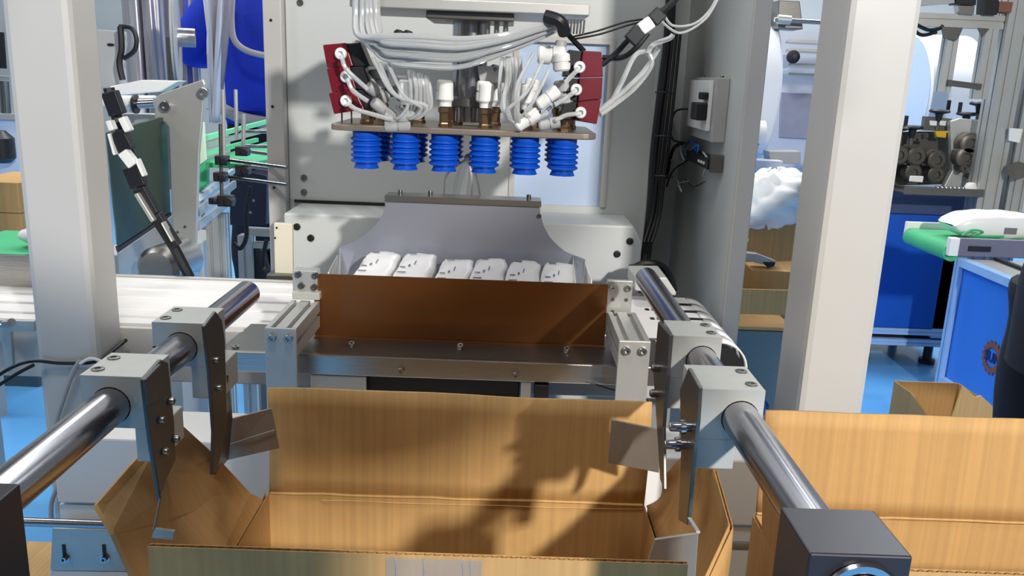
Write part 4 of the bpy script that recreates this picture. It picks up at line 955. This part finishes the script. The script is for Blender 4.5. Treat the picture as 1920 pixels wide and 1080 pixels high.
solo(MB().grid(lambda u, v: V(U(484, 490, Y=2.75)) + V(((.055 + .012 * math.sin(9 * v * PI + 3 * u)) * math.cos(2 * PI * v) * math.sin(PI * min(max(u, .05), .97)) ** .4, .05 * math.sin(2 * PI * v), .22 * (u - .75))), 12, 24), 'cable_bag', black,
     'black plastic bag of cables hanging left of ivory bracket', 'bag')
fl_ = thing('grey_stool_frame', 'grey seat shape with white brace behind the cable chain end', 'frame', U(370, 500, Y=2.6))
build(MB().prism([U(a, b_, Y=2.6) for a, b_ in ((340, 490), (350, 462), (372, 455), (392, 460), (392, 500), (345, 505))], (0, .15, 0)), 'seat', greyp, fl_, .006)
build(MB().cyl(U(392, 455, Y=2.5), U(376, 500, Y=2.5), .012, 10), 'dark_strut', bluep, fl_)
build(rect_bar(U(345, 503, Y=2.45), U(398, 506, Y=2.45), .02, .025), 'brace', alu, fl_)

# far left edge of the picture
fb = thing('stacked_carton', 'brown cardboard carton seen past the left post at the photo edge', 'carton', U(15, 440, Y=3.0))
a0, a1 = U(-60, 400, Y=3.0).x, U(40, 400, Y=3.0).x
zt1, zm, zb1 = U(10, 342, Y=3.0).z, U(10, 400, Y=3.0).z, U(10, 445, Y=3.0).z
build(MB().box(a0, a1, 3.0, 3.3, zm + .002, zt1), 'upper_box', card, fb, .002); build(MB().box(a0, a1, 3.0, 3.3, .45, zm), 'lower_box', card, fb, .002)
build(MB().box(a0, a1, 3.0, 3.3, .0, .448), 'pallet_stand', darksteel, fb)
lc2 = thing('infeed_conveyor', 'left infeed conveyor with green belt carrying a white pack', 'conveyor', U(0, 480, Y=2.1))
build(MB().box(U(-120, 470, Y=2.1).x, U(48, 470, Y=2.1).x, 2.1, 2.4, U(10, 476, Y=2.1).z - .02, U(10, 476, Y=2.1).z), 'belt', greenb, lc2)
build(MB().box(U(-120, 470, Y=2.1).x, U(48, 470, Y=2.1).x, 2.085, 2.098, U(10, 476, Y=2.1).z - .10, U(10, 476, Y=2.1).z - .001), 'side_rail', alu, lc2)
for x in (-1.75, -1.38): build(MB().box(x, x + .03, 2.12, 2.15, 0, U(10, 476, Y=2.1).z - .02), 'leg', alu, lc2)
zz = U(10, 476, Y=2.1).z
solo(MB().grid(lambda u, v: V((U(-25, 0, Y=2.15).x + .16 * u, 2.2 + .05 * math.cos(2 * PI * v) * math.sin(PI * min(max(u, .03), .97)) ** .3, zz + .030 + .028 * math.sin(2 * PI * v) * math.sin(PI * min(max(u, .03), .97)) ** .3)), 16, 18), 'wipe_pack', pack,
     'white wipe pack on the green belt at the far left edge', 'wipe pack')
gp_ = thing('guard_panel', 'brushed steel guard panel on a white rail left of the left post', 'panel', U(20, 600, Y=1.50))
build(MB().prism([U(a, b_, Y=1.50) for a, b_ in ((-60, 476), (110, 483), (110, 566), (-60, 560))], (0, .006, 0)), 'panel', steel, gp_)
build(MB().prism([U(a, b_, Y=1.49) for a, b_ in ((-60, 562), (110, 568), (110, 575), (-60, 570))], (0, .03, 0)), 'panel_lip', alu, gp_)
bs = thing('side_frame', 'grey steel frame with crank knob under the white rail at left edge', 'frame', U(0, 700, Y=1.27))
build(MB().prism([U(a, b_, Y=1.27) for a, b_ in ((-60, 598), (64, 602), (64, 622), (20, 622), (24, 690), (14, 700), (2, 640), (-60, 636))], (0, .008, 0)), 'frame_plate', alu, bs, .001)
build(MB().cyl(U(8, 608, Y=1.265), U(22, 604, Y=1.24), .006, 12).cyl(U(0, 610, Y=1.26), U(10, 609, Y=1.26), .004, 10), 'crank_knob', chrome, bs)
build(MB().prism([U(a, b_, Y=1.34) for a, b_ in ((22, 655), (70, 655), (70, 676), (22, 676))], (0, .1, 0)), 'lower_tray', darksteel, bs)
build(MB().prism([U(a, b_, Y=1.42) for a, b_ in ((40, 632), (72, 630), (72, 645), (38, 645))], (0, .03, 0)), 'blue_insert', bluep2, bs)
wa = thing('window_display', 'pale screen panel seen past the left post above the cartons', 'panel', U(12, 340, Y=3.6))
build(MB().prism([U(a, b_, Y=3.6) for a, b_ in ((-60, 222), (50, 226), (50, 345), (-60, 342))], (0, .02, 0)), 'pane', bluewin, wa)
build(MB().prism([U(a, b_, Y=3.58) for a, b_ in ((-60, 212), (50, 214), (50, 226), (-60, 222))], (0, .05, 0)), 'frame', alu, wa)
build(MB().lathe([(.03, 0), (.05, .02), (.05, .10), (.02, .13)], U(6, 305, Y=3.5), (0, 0, 1), 14), 'dark_shape', black, wa)
cm = thing('roller_column', 'grey upright machine column with silver roller at the left edge', 'machine', U(0, 210, Y=2.6))
build(MB().prism([U(a, b_, Y=2.6) for a, b_ in ((-60, 140), (16, 143), (18, 150), (-60, 148))], (0, .06, 0)), 'shelf', alu, cm)
build(MB().cyl(U(6, 152, Y=2.62), U(10, 212, Y=2.62), .016, 14), 'roller', chrome, cm)
build(MB().cyl(U(-2, 60, Y=2.62), U(3, 128, Y=2.62), .014, 14), 'dark_roller', black, cm)
build(MB().box(-1.95, -1.70, 2.7, 2.75, 0, 1.5), 'backing_column', paint, cm)
fc = thing('floor_carton', 'cardboard carton on the blue floor at the lower left corner', 'carton', (-.98, 1.5, 0))
build(MB().prism([V((-1.02, 1.35, 0)), V((-.70, 1.35, 0)), V((-.70, 1.60, 0)), V((-1.02, 1.60, 0))], (0, 0, .215)), 'body', card, fc, .002)
build(MB().prism([V((-1.02, 1.345, .215)), V((-.70, 1.345, .215)), V((-.70, 1.25, .245)), V((-1.02, 1.25, .245))], (0, 0, .004)), 'flap', card, fc)

# ================================================================ right background: rolls and printing machine
def roll(px, py, rpx, px1, Y, label, core=True):
    c0 = U(px, py, Y=Y); r_ = rpx / 1591 * Y * 1.03; c1x = U(px1, py, Y=Y).x; L = c1x - c0.x
    t = thing('fabric_roll', label, 'roll', (c0.x, Y, 0), 'large white fabric rolls')
    build(MB().lathe([(.05, 0), (r_ - .012, 0), (r_, .012), (r_, L - .012), (r_ - .012, L), (.05, L)], c0, (1, 0, 0), 56, cap=False), 'fabric', rollw, t)
    build(MB().lathe([(.045, -.001), (r_ * .97, -.001), (r_ * .97, .0)], c0, (1, 0, 0), 48, cap=False), 'end_face', rollend, t)
    build(MB().lathe([(.032, -.03), (.046, -.03), (.046, L), (.032, L)], c0, (1, 0, 0), 24), 'core_tube', greyp, t)
    build(MB().cyl(c0 + V((-.06, 0, 0)), c0 + V((L + .06, 0, 0)), .018, 14), 'shaft', darksteel, t)
    for x in (c0.x - .05, c0.x + L + .03): build(MB().box(x, x + .03, Y - .03, Y + .03, 0, c0.z - .018), 'stand', paint, t)
    return t
roll(1690, 180, 106, 1792, 4.6, 'big white fabric roll with its round end facing the right post')
roll(1300, 165, 128, 1425, 4.3, 'big white fabric roll between housing and right post')
br3 = thing('blue_film_roller', 'small white roller with blue film below the white roll', 'roller', U(1410, 290, Y=3.9))
build(MB().cyl(U(1400, 248, Y=3.9), U(1432, 248, Y=3.9), .052, 24), 'roller', whitep, br3)
build(MB().lathe([(.056, 0), (.056, .01)], U(1398, 248, Y=3.9), (1, 0, 0), 24), 'blue_disc', bluep, br3)
build(MB().prism([U(a, b_, Y=3.93) for a, b_ in ((1392, 262), (1432, 262), (1412, 284), (1390, 300))], (0, .01, 0)), 'blue_film', bluep2, br3)
un = thing('unwinder_frame', 'white unwinder side frame with grey hatch and black knob', 'machine', U(1500, 700, Y=4.2))
uw = mat('unwinder_paint', (206, 210, 220), .45, 0, .02, 4)
build(MB().box(U(1440, 0, Y=4.7).x, U(1600, 0, Y=4.7).x, 4.7, 4.75, 0, U(1500, 58, Y=4.7).z), 'side_plate', uw, un)
build(MB().prism([U(a, b_, Y=4.68) for a, b_ in ((1465, 172), (1545, 176), (1540, 262), (1462, 258))], (0, .019, 0)), 'hatch', mat('hatch_grey', (150, 150, 166), .5), un, .004)
for y in (76, 92, 120, 138): build(rect_bar(U(1478, y, Y=4.66), U(1560, y + 4, Y=4.66), .01, .014), 'slat', alu, un)
p = U(1487, 107, Y=4.60); build(MB().lathe([(.012, 0), (.034, .01), (.034, .04), (.015, .05)], p, (-.3, -1, 0), 20), 'black_knob', black, un)
build(MB().prism([U(a, b_, Y=4.0) for a, b_ in ((1460, 0), (1500, 2), (1506, 55), (1458, 53))], (0, .15, 0)), 'motor_box', darksteel, un, .004)
build(MB().prism([U(a, b_, Y=4.1) for a, b_ in ((1420, 20), (1462, 22), (1460, 50), (1416, 48))], (0, .1, 0)), 'tension_block', whitep, un, .004)
build(MB().cyl(U(1452, 37, Y=3.95), U(1540, 42, Y=3.95), .010, 14), 'guide_shaft', chrome, un)
build(MB().cyl(U(1458, 36, Y=3.95), U(1482, 38, Y=3.95), .02, 14), 'shaft_bush', alu, un)
build(MB().box(U(1390, 0, Y=3.72).x, U(1520, 0, Y=3.72).x, 3.83, 3.93, .45, U(1420, 300, Y=3.83).z), 'white_base', uw, un, .004)
build(MB().prism([U(a, b_, Y=3.9) for a, b_ in ((1442, 284), (1502, 284), (1502, 308), (1444, 306))], (0, .1, 0)), 'grey_clamp', greyp, un, .003)
build(MB().prism([U(a, b_, Y=4.0) for a, b_ in ((1388, 300), (1424, 300), (1424, 318), (1388, 316))], (0, .04, 0)), 'dark_recess', black, un)
bt_ = thing('blue_tray', 'blue board with a white strip beside the waste bag', 'board', U(1410, 345, Y=3.6))
build(MB().prism([U(a, b_, Y=3.7) for a, b_ in ((1385, 318), (1440, 322), (1436, 350), (1385, 352))], (0, .02, 0)), 'board', bluep2, bt_)
build(MB().prism([U(a, b_, Y=3.66) for a, b_ in ((1386, 316), (1394, 318), (1424, 346), (1414, 350), (1384, 330))], (0, .02, 0)), 'white_strip', whitep, bt_)
build(MB().box(U(1385, 0, Y=3.75).x, U(1436, 0, Y=3.75).x, 3.75, 3.80, 0, U(1410, 350, Y=3.75).z), 'stand', darksteel, bt_)

# waste bag in cartons
wb = U(1445, 372, Y=2.85)
def bagfn(u, v):
    th = 2 * PI * v; ph = PI * (.02 + .96 * u)
    k = 1 + .13 * math.sin(3 * th + 4 * ph) + .09 * abs(math.sin(4 * th - 5 * ph + 1)) + .05 * abs(math.sin(7 * th + 6 * ph))
    return wb + V((.125 * k * math.sin(ph) * math.cos(th), .10 * k * math.sin(ph) * math.sin(th), .085 * k * math.cos(ph) + .02 * math.cos(th) * math.sin(ph)))
solo(MB().grid(bagfn, 30, 48), 'waste_bag', bag, 'crumpled white plastic bag heaped in the cardboard box between housing and right post', 'bag', ang=180)
bx = thing('open_box', 'open cardboard box under the white bag, on a grey steel cabinet', 'box', U(1425, 590, Y=2.6))
def pxp(pts, Y, th, name, m, parent, bev=.001): return build(MB().prism([U(a, b_, Y=Y) for a, b_ in pts], (0, th, 0)), name, m, parent, bev)
zf_, yb0 = U(1420, 545, Y=2.55).z, 2.55
lx, rx = U(1362, 545, Y=2.55).x, U(1500, 545, Y=2.55).x
pxp([(1374, 393), (1424, 396), (1440, 402), (1500, 405), (1500, 560), (1368, 560)], 2.90, .006, 'back_wall', card, bx)
build(MB().prism([V((lx, 2.56, zf_ - .13)), V((lx, 2.895, zf_ - .13)), V((lx, 2.895, zf_ + .05)), V((lx, 2.56, zf_ + .05))], (-.005, 0, 0)), 'left_wall', cards, bx)
pxp([(1360, 541), (1500, 545), (1500, 592), (1358, 588)], 2.55, .006, 'front_wall', card, bx)
build(MB().prism([U(1376, 425, Y=2.62), U(1404, 448, Y=2.62), U(1394, 480, Y=2.58), U(1388, 538, Y=2.552), U(1368, 538, Y=2.552)], (-.004, .003, 0)), 'left_flap', mat('pale_cardboard', (214, 172, 134), .75, 0, .05, 8), bx)
build(MB().prism([U(1396, 494, Y=2.70), U(1412, 508, Y=2.62), U(1500, 514, Y=2.62), U(1500, 492, Y=2.70)], (0, 0, .005)), 'inner_flap', card, bx)
build(MB().box(lx, rx, 2.56, 2.895, zf_ - .13, zf_ - .12), 'bottom', card, bx)
tl = thing('grey_tool', 'grey and black hand tool lying in the open cardboard box', 'tool', U(1425, 500, Y=2.66))
build(MB().prism([U(a, b_, Y=2.64) for a, b_ in ((1396, 474), (1420, 476), (1456, 490), (1452, 498), (1430, 496), (1398, 488))], (0, .03, 0)), 'tool_body', greyp, tl, .003)
build(MB().prism([U(a, b_, Y=2.635) for a, b_ in ((1430, 492), (1455, 492), (1452, 500), (1440, 502))], (0, .02, 0)), 'tool_grip', black, tl, .003)
cb2 = thing('steel_cabinet', 'grey steel cabinet under the open cardboard box, left of right post', 'cabinet', (lx + .1, 2.7, 0))
build(MB().box(lx - .05, rx + .05, 2.56, 2.88, .02, zf_ - .131), 'body', darksteel, cb2, .004)
build(MB().box(lx - .03, rx + .03, 2.58, 2.86, 0, .02), 'plinth', black, cb2)
build(MB().box(lx + .22, lx + .24, 2.548, 2.559, .30, .42), 'handle', alu, cb2, .002)

# aluminium gantry on the right
ag = thing('profile_gantry', 'tall aluminium profile frame with hanging brackets at upper right', 'frame', (2.05, 3.45, 0))
ux = U(1872, 200, Y=3.45).x
build(MB().profile((ux, 3.45, .0), (ux, 3.45, 1.7), .092, .092, (0, 1, 0), 2, 2, .010, .008), 'upright', alu, ag)
zbx = U(1800, 40, Y=3.45).z
build(MB().profile((U(1640, 30, Y=3.45).x, 3.45, zbx), (ux - .047, 3.45, zbx), .05, .05, (0, 0, 1), 1, 1, .010, .006), 'top_rail', alu, ag)
vx = U(1778, 60, Y=3.43).x
build(MB().profile((vx, 3.405, zbx - .026), (vx, 3.405, U(1770, 172, Y=3.43).z), .045, .045, (0, 1, 0), 1, 1, .008, .006), 'hanging_arm', alu, ag)
pxp([(1766, 50), (1806, 52), (1800, 66), (1794, 76), (1770, 72)], 3.37, .01, 'gusset', darksteel, ag)
v2 = U(1848, 60, Y=3.43).x
build(MB().profile((v2, 3.405, zbx - .026), (v2, 3.405, U(1840, 186, Y=3.43).z), .05, .045, (0, 1, 0), 1, 1, .008, .006), 'hanging_arm', alu, ag)
build(rect_bar(U(1776, 155, Y=3.38), U(1838, 163, Y=3.38), .02, .022), 'cross_strut', darksteel, ag)
pxp([(1834, 52), (1856, 54), (1842, 70)], 3.37, .01, 'gusset', darksteel, ag)
pxp([(1795, -12), (1832, -10), (1830, 10), (1793, 8)], 3.40, .06, 'black_unit', black, ag)
pxp([(1797, 10), (1828, 11), (1826, 28), (1800, 26)], 3.41, .04, 'valve_manifold', steel, ag)
pxp([(1848, -12), (1874, -10), (1870, 28), (1845, 27)], 3.40, .06, 'motor', black, ag)
pxp([(1874, 2), (1900, 4), (1896, 24), (1872, 22)], 3.40, .06, 'gearbox', orange, ag)
pxp([(1708, -6), (1790, -8), (1790, 6), (1708, 12)], 3.41, .05, 'cable_tray', greyp, ag)
for k, pts in enumerate(([(1712, 46), (1718, 60), (1732, 66), (1756, 60)], [(1718, 46), (1740, 56), (1760, 54), (1768, 48)])):
    build(MB().tube([U(a, b_, Y=3.38) for a, b_ in pts], .007, 8), 'hanging_cable', cable, ag)
fr2 = thing('aluminium_post', 'second aluminium post at the extreme upper right edge', 'post', (2.2, 3.45, 0))
x_ = U(1935, 150, Y=3.45).x
build(MB().profile((x_, 3.45, 0), (x_, 3.45, 1.7), .07, .07, (0, 1, 0), 2, 2, .010, .008), 'upright', alu, fr2)
pxp([(1894, 240), (1918, 242), (1912, 268), (1892, 264)], 3.38, .01, 'white_label_plate', whitep, fr2)
build(MB().cyl(U(1908, 320, Y=3.34), U(1908, 320, Y=3.40), .035, 20), 'knurled_wheel', gearm, fr2)

# gear station
gs = thing('roller_station', 'dark gear and roller station with black crank wheels on blue cabinet', 'machine', U(1740, 350, Y=3.6))
pxp([(1782, 228), (1800, 222), (1856, 226), (1852, 300), (1838, 352), (1770, 350), (1786, 320)], 3.55, .03, 'bearing_plate', alu, gs, .003)
pxp([(1640, 248), (1730, 246), (1775, 246), (1786, 262), (1780, 345), (1630, 350)], 3.66, .03, 'rear_plate', gearm, gs, .003)
pxp([(1735, 218), (1785, 222), (1786, 246), (1732, 244)], 3.60, .03, 'gauge_bracket', darksteel, gs, .002)
for px in (1750, 1768): pxp([(px - 6, 226), (px + 7, 227), (px + 6, 236), (px - 6, 235)], 3.59, .008, 'gauge_window', whitep, gs)
pxp([(1754, 246), (1776, 246), (1774, 259), (1757, 257)], 3.58, .02, 'yellow_stop', yellow, gs, .003)
for px, py, r_ in ((1812, 268, .044), (1804, 293, .044), (1712, 292, .040), (1750, 299, .040), (1680, 290, .04), (1706, 322, .036), (1748, 326, .036), (1799, 315, .016), (1818, 330, .011)):
    p = U(px, py, Y=3.53 if px > 1770 else 3.60)
    build(MB().lathe([(r_ * .9, .02), (r_, .012), (r_, -.035), (r_ * .82, -.04), (r_ * .45, -.040), (r_ * .40, -.030), (r_ * .2, -.030)], p, (.0, 1, 0), 24), 'gear_roller', gearm, gs, origin=p)
for px, py in ((1700, 272), (1728, 262), (1700, 306), (1735, 308), (1660, 274)): build(rect_bar(U(px - 8, py, Y=3.60), U(px + 10, py + 1, Y=3.60), .02, .008), 'glint_bar', chrome, gs)  # bright chrome bars stand in for glints on the gear rollers
for px, py, s_ in ((1762, 208, 1), (1813, 213, -1), (1838, 194, 1), (1712, 238, -1), (1686, 240, -1)):
    p = U(px, py, Y=3.60)
    w = MB().lathe([(.004, -.05), (.010, -.045), (.016, -.012), (.040, -.006), (.042, 0), (.036, .006), (.006, .006)], p, (0, 0, 1), 20)
    w.cyl(p + V((s_ * .033, 0, 0)), p + V((s_ * .033, 0, .045)), .008, 10)
    build(w, 'crank_wheel', black, gs, origin=p)
    build(MB().cyl(p + V((0, 0, -.11)), p + V((0, 0, -.045)), .009, 10), 'crank_spindle', darksteel, gs)
for k in range(6): pxp([(1640 + k * 24, 250), (1645 + k * 24, 250), (1645 + k * 24, 258), (1640 + k * 24, 258)], 3.62, .01, 'cap_nut', chrome, gs)
ty = thing('parts_tray', 'flat grey parts tray in front of the gear station', 'tray', U(1760, 360, Y=3.4))
ztt = U(1760, 352, Y=3.38).z
build(MB().box(U(1690, 350, Y=3.40).x, U(1840, 350, Y=3.40).x, 3.38, 3.54, ztt - .028, ztt - .022).box(U(1690, 350, Y=3.40).x, U(1840, 350, Y=3.40).x, 3.372, 3.379, ztt - .03, ztt), 'tray_shell', darksteel, ty)
for k in range(7):
    p = U(1760 + k * 8, 338 + (k % 2) * 2, Y=3.44); p.z = ztt - .012
    build(MB().screw(p, (0, 0, 1), .009, .012), 'screw', chrome, ty, origin=p)
p = U(1822, 340, Y=3.44); build(MB().lathe([(.022, -.02), (.026, 0), (.018, .018), (.006, .022)], V((p.x, p.y, ztt - .002)), (0, 0, 1), 18), 'white_knob', whitep, ty)
pxp([(1708, 330), (1732, 331), (1730, 342), (1706, 340)], 3.42, .01, 'white_tag', whitep, ty)

# blue cabinets
bc = thing('blue_cabinet', 'deep blue machine cabinet on pale aluminium rails behind the right post', 'cabinet', (1.9, 3.7, 0))
cx0, cx1 = U(1560, 400, Y=3.6).x, U(1845, 400, Y=3.6).x
zc1, zc2, zc3 = U(1700, 352, Y=3.6).z, U(1700, 402, Y=3.6).z, U(1700, 616, Y=3.6).z
build(MB().box(cx0, cx1, 3.6, 4.1, zc2 + .002, zc1 - .012), 'top_fascia', mat('slate_blue_fascia', (62, 76, 108), .45), bc, .003)
build(MB().box(cx0 - .01, cx1 + .01, 3.585, 4.12, zc1 - .011, zc1 - .001), 'worktop', darksteel, bc, .001)
build(MB().box(cx0, cx1, 3.6, 4.1, zc3 + .002, zc2), 'side_panel', bluep, bc, .002)
palealu = mat('pale_blue_aluminium', (158, 196, 236), .5, .2)
for k in range(2): build(MB().profile((cx0, 3.61, zc3 - .014 - k * .050), (cx1, 3.61, zc3 - .014 - k * .050), .03, .028, (0, 0, 1), 1, 1, .006, .004), 'base_rail', palealu, bc)
build(MB().box(cx0, cx1, 3.63, 4.08, zc3 - .09, zc3 - .002), 'base_pan', black, bc)
for x in (cx0 + .25, cx1 - .1): 
    build(MB().cyl((x, 3.68, .0), (x, 3.68, zc3 - .09), .02, 14).cyl((x, 3.68, 0), (x, 3.68, .02), .035, 14), 'levelling_foot', black, bc)
    build(MB().cyl((x, 4.02, .0), (x, 4.02, zc3 - .09), .02, 14), 'levelling_foot', black, bc)
build(MB().box(cx1 - .14, cx1, 3.6, 3.64, zc3 - .04, zc2), 'corner_profile', palealu, bc)
pxp([(1652, 424), (1662, 425), (1660, 446), (1650, 445)], 3.594, .006, 'door_latch', alu, bc)
pxp([(1630, 568), (1637, 569), (1634, 588), (1628, 586)], 3.594, .006, 'door_latch', alu, bc)

XC = U(1790, 620, Y=3.25).x
c3 = thing('blue_cabinet', 'bright blue cabinet with a brown gear logo, beside the worker at right', 'cabinet', (XC + .4, 2.7, 0))
ztop = U(1820, 490, x=XC).z
Yf = U(1822, 600, Y=3.3).y
build(MB().box(XC, XC + .8, 2.05, 3.26, .08, ztop - .03), 'side_panel', bluep2, c3)
build(MB().profile((XC + .0, 3.28, 0.0), (XC + .0, 3.28, ztop), .04, .04, (0, 1, 0), 1, 1, .007, .005), 'corner_profile', palealu, c3)
build(rect_bar((XC, 3.26, ztop - .015), (XC, 2.0, ztop - .015), .04, .03), 'top_rail', palealu, c3)
build(MB().box(XC + .02, XC + .8, 2.05, 3.26, ztop - .005, ztop), 'top_sheet', alu, c3)
for k in range(3): build(rect_bar((XC + .12 + k * .2, 3.26, ztop + .006), (XC + .12 + k * .2, 2.0, ztop + .006), .02, .012), 'top_slat', black, c3)
build(rect_bar((XC, 3.26, .06), (XC, 2.0, .06), .04, .04), 'bottom_rail', palealu, c3)
lp_ = U(1860, 671, x=XC - .0005); rg = (U(1868, 637, x=XC).z - U(1868, 707, x=XC).z) / 2
gpts = []
nt_ = 16
for k in range(nt_ * 4):
    a = 2 * PI * k / (nt_ * 4); rr = rg * (1.0 if k % 4 in (0, 1) else .86); gpts.append((rr * math.cos(a), rr * math.sin(a)))
lm = MB(); n = len(gpts)
for x in (XC - .0008, XC - .0030):
    lm.add([V((x, lp_.y + a, lp_.z + b_)) for a, b_ in gpts] + [V((x, lp_.y + a * .62, lp_.z + b_ * .62)) for a, b_ in gpts], [(k, (k + 1) % n, (k + 1) % n + n, k + n) for k in range(n)])
build(lm, 'gear_logo', orange, c3, label='brown gear-shaped ring logo')
try:
    cu = bpy.data.curves.new('logo_text', 'FONT'); cu.body = 'SUNY'; cu.size = rg * .80; cu.align_x = 'CENTER'; cu.align_y = 'CENTER'; cu.extrude = .0005; cu.offset = .0015
    tmp = bpy.data.objects.new('tmp', cu); COL.objects.link(tmp)
    me = bpy.data.meshes.new_from_object(tmp.evaluated_get(bpy.context.evaluated_depsgraph_get())); bpy.data.objects.remove(tmp)
    # text x runs towards the camera (-Y), up is Z, faces -X
    me.transform(Matrix(((0, 0, -1, XC - .003), (-1, 0, 0, lp_.y - rg * .30), (0, 1, 0, lp_.z), (0, 0, 0, 1))))
    me.transform(Matrix.Translation(-c3.location)); me.materials.clear(); me.materials.append(mat('logo_navy', (20, 30, 100), .5))
    o = bpy.data.objects.new('logo_lettering', me); COL.objects.link(o); o.parent = c3; o['label'] = 'navy SUNY lettering inside the gear ring'
except Exception as ex: print('text', ex)

# outfeed conveyor with pack
oc = thing('outfeed_conveyor', 'grey-sided green belt conveyor above the bright blue cabinet', 'conveyor', U(1850, 480, Y=2.7))
z0_, z1_ = U(1785, 480, Y=2.6).z, U(1785, 446, Y=2.6).z
ox0 = U(1780, 460, Y=2.6).x
build(MB().box(ox0 + .03, ox0 + .9, 2.60, 2.615, z0_, z1_), 'side_rail', mat('slate_grey_rail', (112, 112, 130), .5, .2), oc, .003)
build(MB().box(ox0, ox0 + .03, 2.595, 2.62, z0_, z1_), 'end_cap', whitep, oc, .003)
build(MB().box(ox0, ox0 + .9, 2.90, 2.915, z0_, z1_), 'side_rail', whitep, oc, .003)
build(MB().box(ox0 + .02, ox0 + .9, 2.616, 2.899, z1_ - .028, z1_ - .022), 'belt', greenb, oc)
build(MB().cyl((ox0 + .02, 2.616, z1_ - .05), (ox0 + .02, 2.899, z1_ - .05), .028, 20), 'end_roller', greenb, oc)
build(MB().box(ox0 + .06, ox0 + .13, 2.596, 2.5995, z0_ + .018, z0_ + .034), 'adjust_slot', black, oc)
build(MB().box(ox0 + .5, ox0 + .54, 2.65, 2.69, ztop, z0_ + .01), 'support', alu, oc)
build(MB().tube([(ox0 + .05, 2.63, z1_ + .004), (ox0 + .08, 2.63, z1_ + .022), (ox0 + .12, 2.64, z1_ + .015), (ox0 + .10, 2.65, z1_), (ox0 + .2, 2.66, z1_)], .004, 6), 'green_strap', greenb, oc)
pz = z1_ - .022
px0 = U(1782, 405, Y=2.72).x
def pk(u, v):
    th = 2 * PI * v; e = .55; c, s_ = math.cos(th), math.sin(th); t = abs(u - .5) * 2; k = max(0, 1 - t ** 3.2) ** .6
    return V((px0 + .30 * u, 2.74 + .075 * math.copysign(abs(c) ** e, c) * (.75 + .25 * k), pz + .046 + .005 * u + math.copysign(abs(s_) ** e, s_) * (.043 * k + .001) + .001 * math.sin(25 * u + 4 * th)))
pk_ = solo(MB().grid(pk, 26, 32), 'wipe_pack', pack, 'large white wipe pack on the green conveyor at right', 'wipe pack')
build(MB().box(px0 + .15, px0 + .19, 2.6635, 2.6645, pz + .03, pz + .05), 'print_mark', ink, pk_)
build(MB().box(px0 + .22, px0 + .29, 2.6635, 2.6645, pz + .035, pz + .045), 'print_mark', ink, pk_)

# cartons on the floor at right
fx0, fx1 = U(1690, 715, z=.25), U(1782, 716, z=.25)
fc2 = thing('floor_carton', 'open cardboard carton on the blue floor behind the second carton', 'carton', (fx0.x + .1, 2.5, 0))
cl_, cr_ = fx0.x - .02, fx1.x + .02; cy0, cy1 = 2.36, fx0.y
zz_ = .25
build(MB().prism([V((cl_, cy1, 0)), V((cr_, cy1, 0)), V((cr_, cy1, zz_)), V((cl_, cy1, zz_))], (0, .005, 0)), 'back_wall', card, fc2)
build(MB().prism([V((cl_, cy0, 0)), V((cl_, cy1, 0)), V((cl_, cy1, zz_)), V((cl_, cy1 - .12, zz_ + .004)), V((cl_, cy0, zz_ - .05))], (-.005, 0, 0)), 'left_wall', cards, fc2)
build(MB().prism([V((cr_, cy0, 0)), V((cr_, cy1, 0)), V((cr_, cy1, zz_)), V((cr_, cy0, zz_))], (.005, 0, 0)), 'right_wall', cards, fc2)
build(MB().prism([V((cl_, cy0, 0)), V((cr_, cy0, 0)), V((cr_, cy0, zz_ - .02)), V((cl_, cy0, zz_ - .05))], (0, .005, 0)), 'front_wall', card, fc2)
build(MB().box(cl_, cr_, cy0, cy1, 0, .005), 'bottom', card, fc2)
f3 = thing('torn_cardboard', 'upright torn cardboard sheet leaning by the bright blue cabinet', 'cardboard', U(1825, 800, Y=2.3))
zlo = 0
pts = [U(a, b_, Y=2.30) for a, b_ in ((1786, 780), (1806, 723), (1822, 738), (1830, 745), (1840, 742), (1866, 766), (1868, 800))]
pts = [V((pts[0].x - .01, 2.30, 0))] + pts + [V((pts[-1].x, 2.30, 0))]
build(MB().prism(pts, (0, .006, 0)), 'sheet', card, f3)
build(MB().prism([pts[-1] + V((0, .006, 0)), pts[-1] + V((.1, .12, 0)), pts[-1] + V((.1, .12, .18)), V((pts[-2].x, 2.306, pts[-2].z))], (.004, -.003, 0)), 'folded_side', card, f3)
hosething([[U(1425, 795, Y=2.4), U(1438, 760, Y=2.5), U(1420, 745, Y=2.6), U(1440, 730, Y=2.7), U(1436, 700, Y=2.8)]], 'dark blue cable coiled on the floor left of the right post', .006, bluep, 'floor_cable', 'cable')
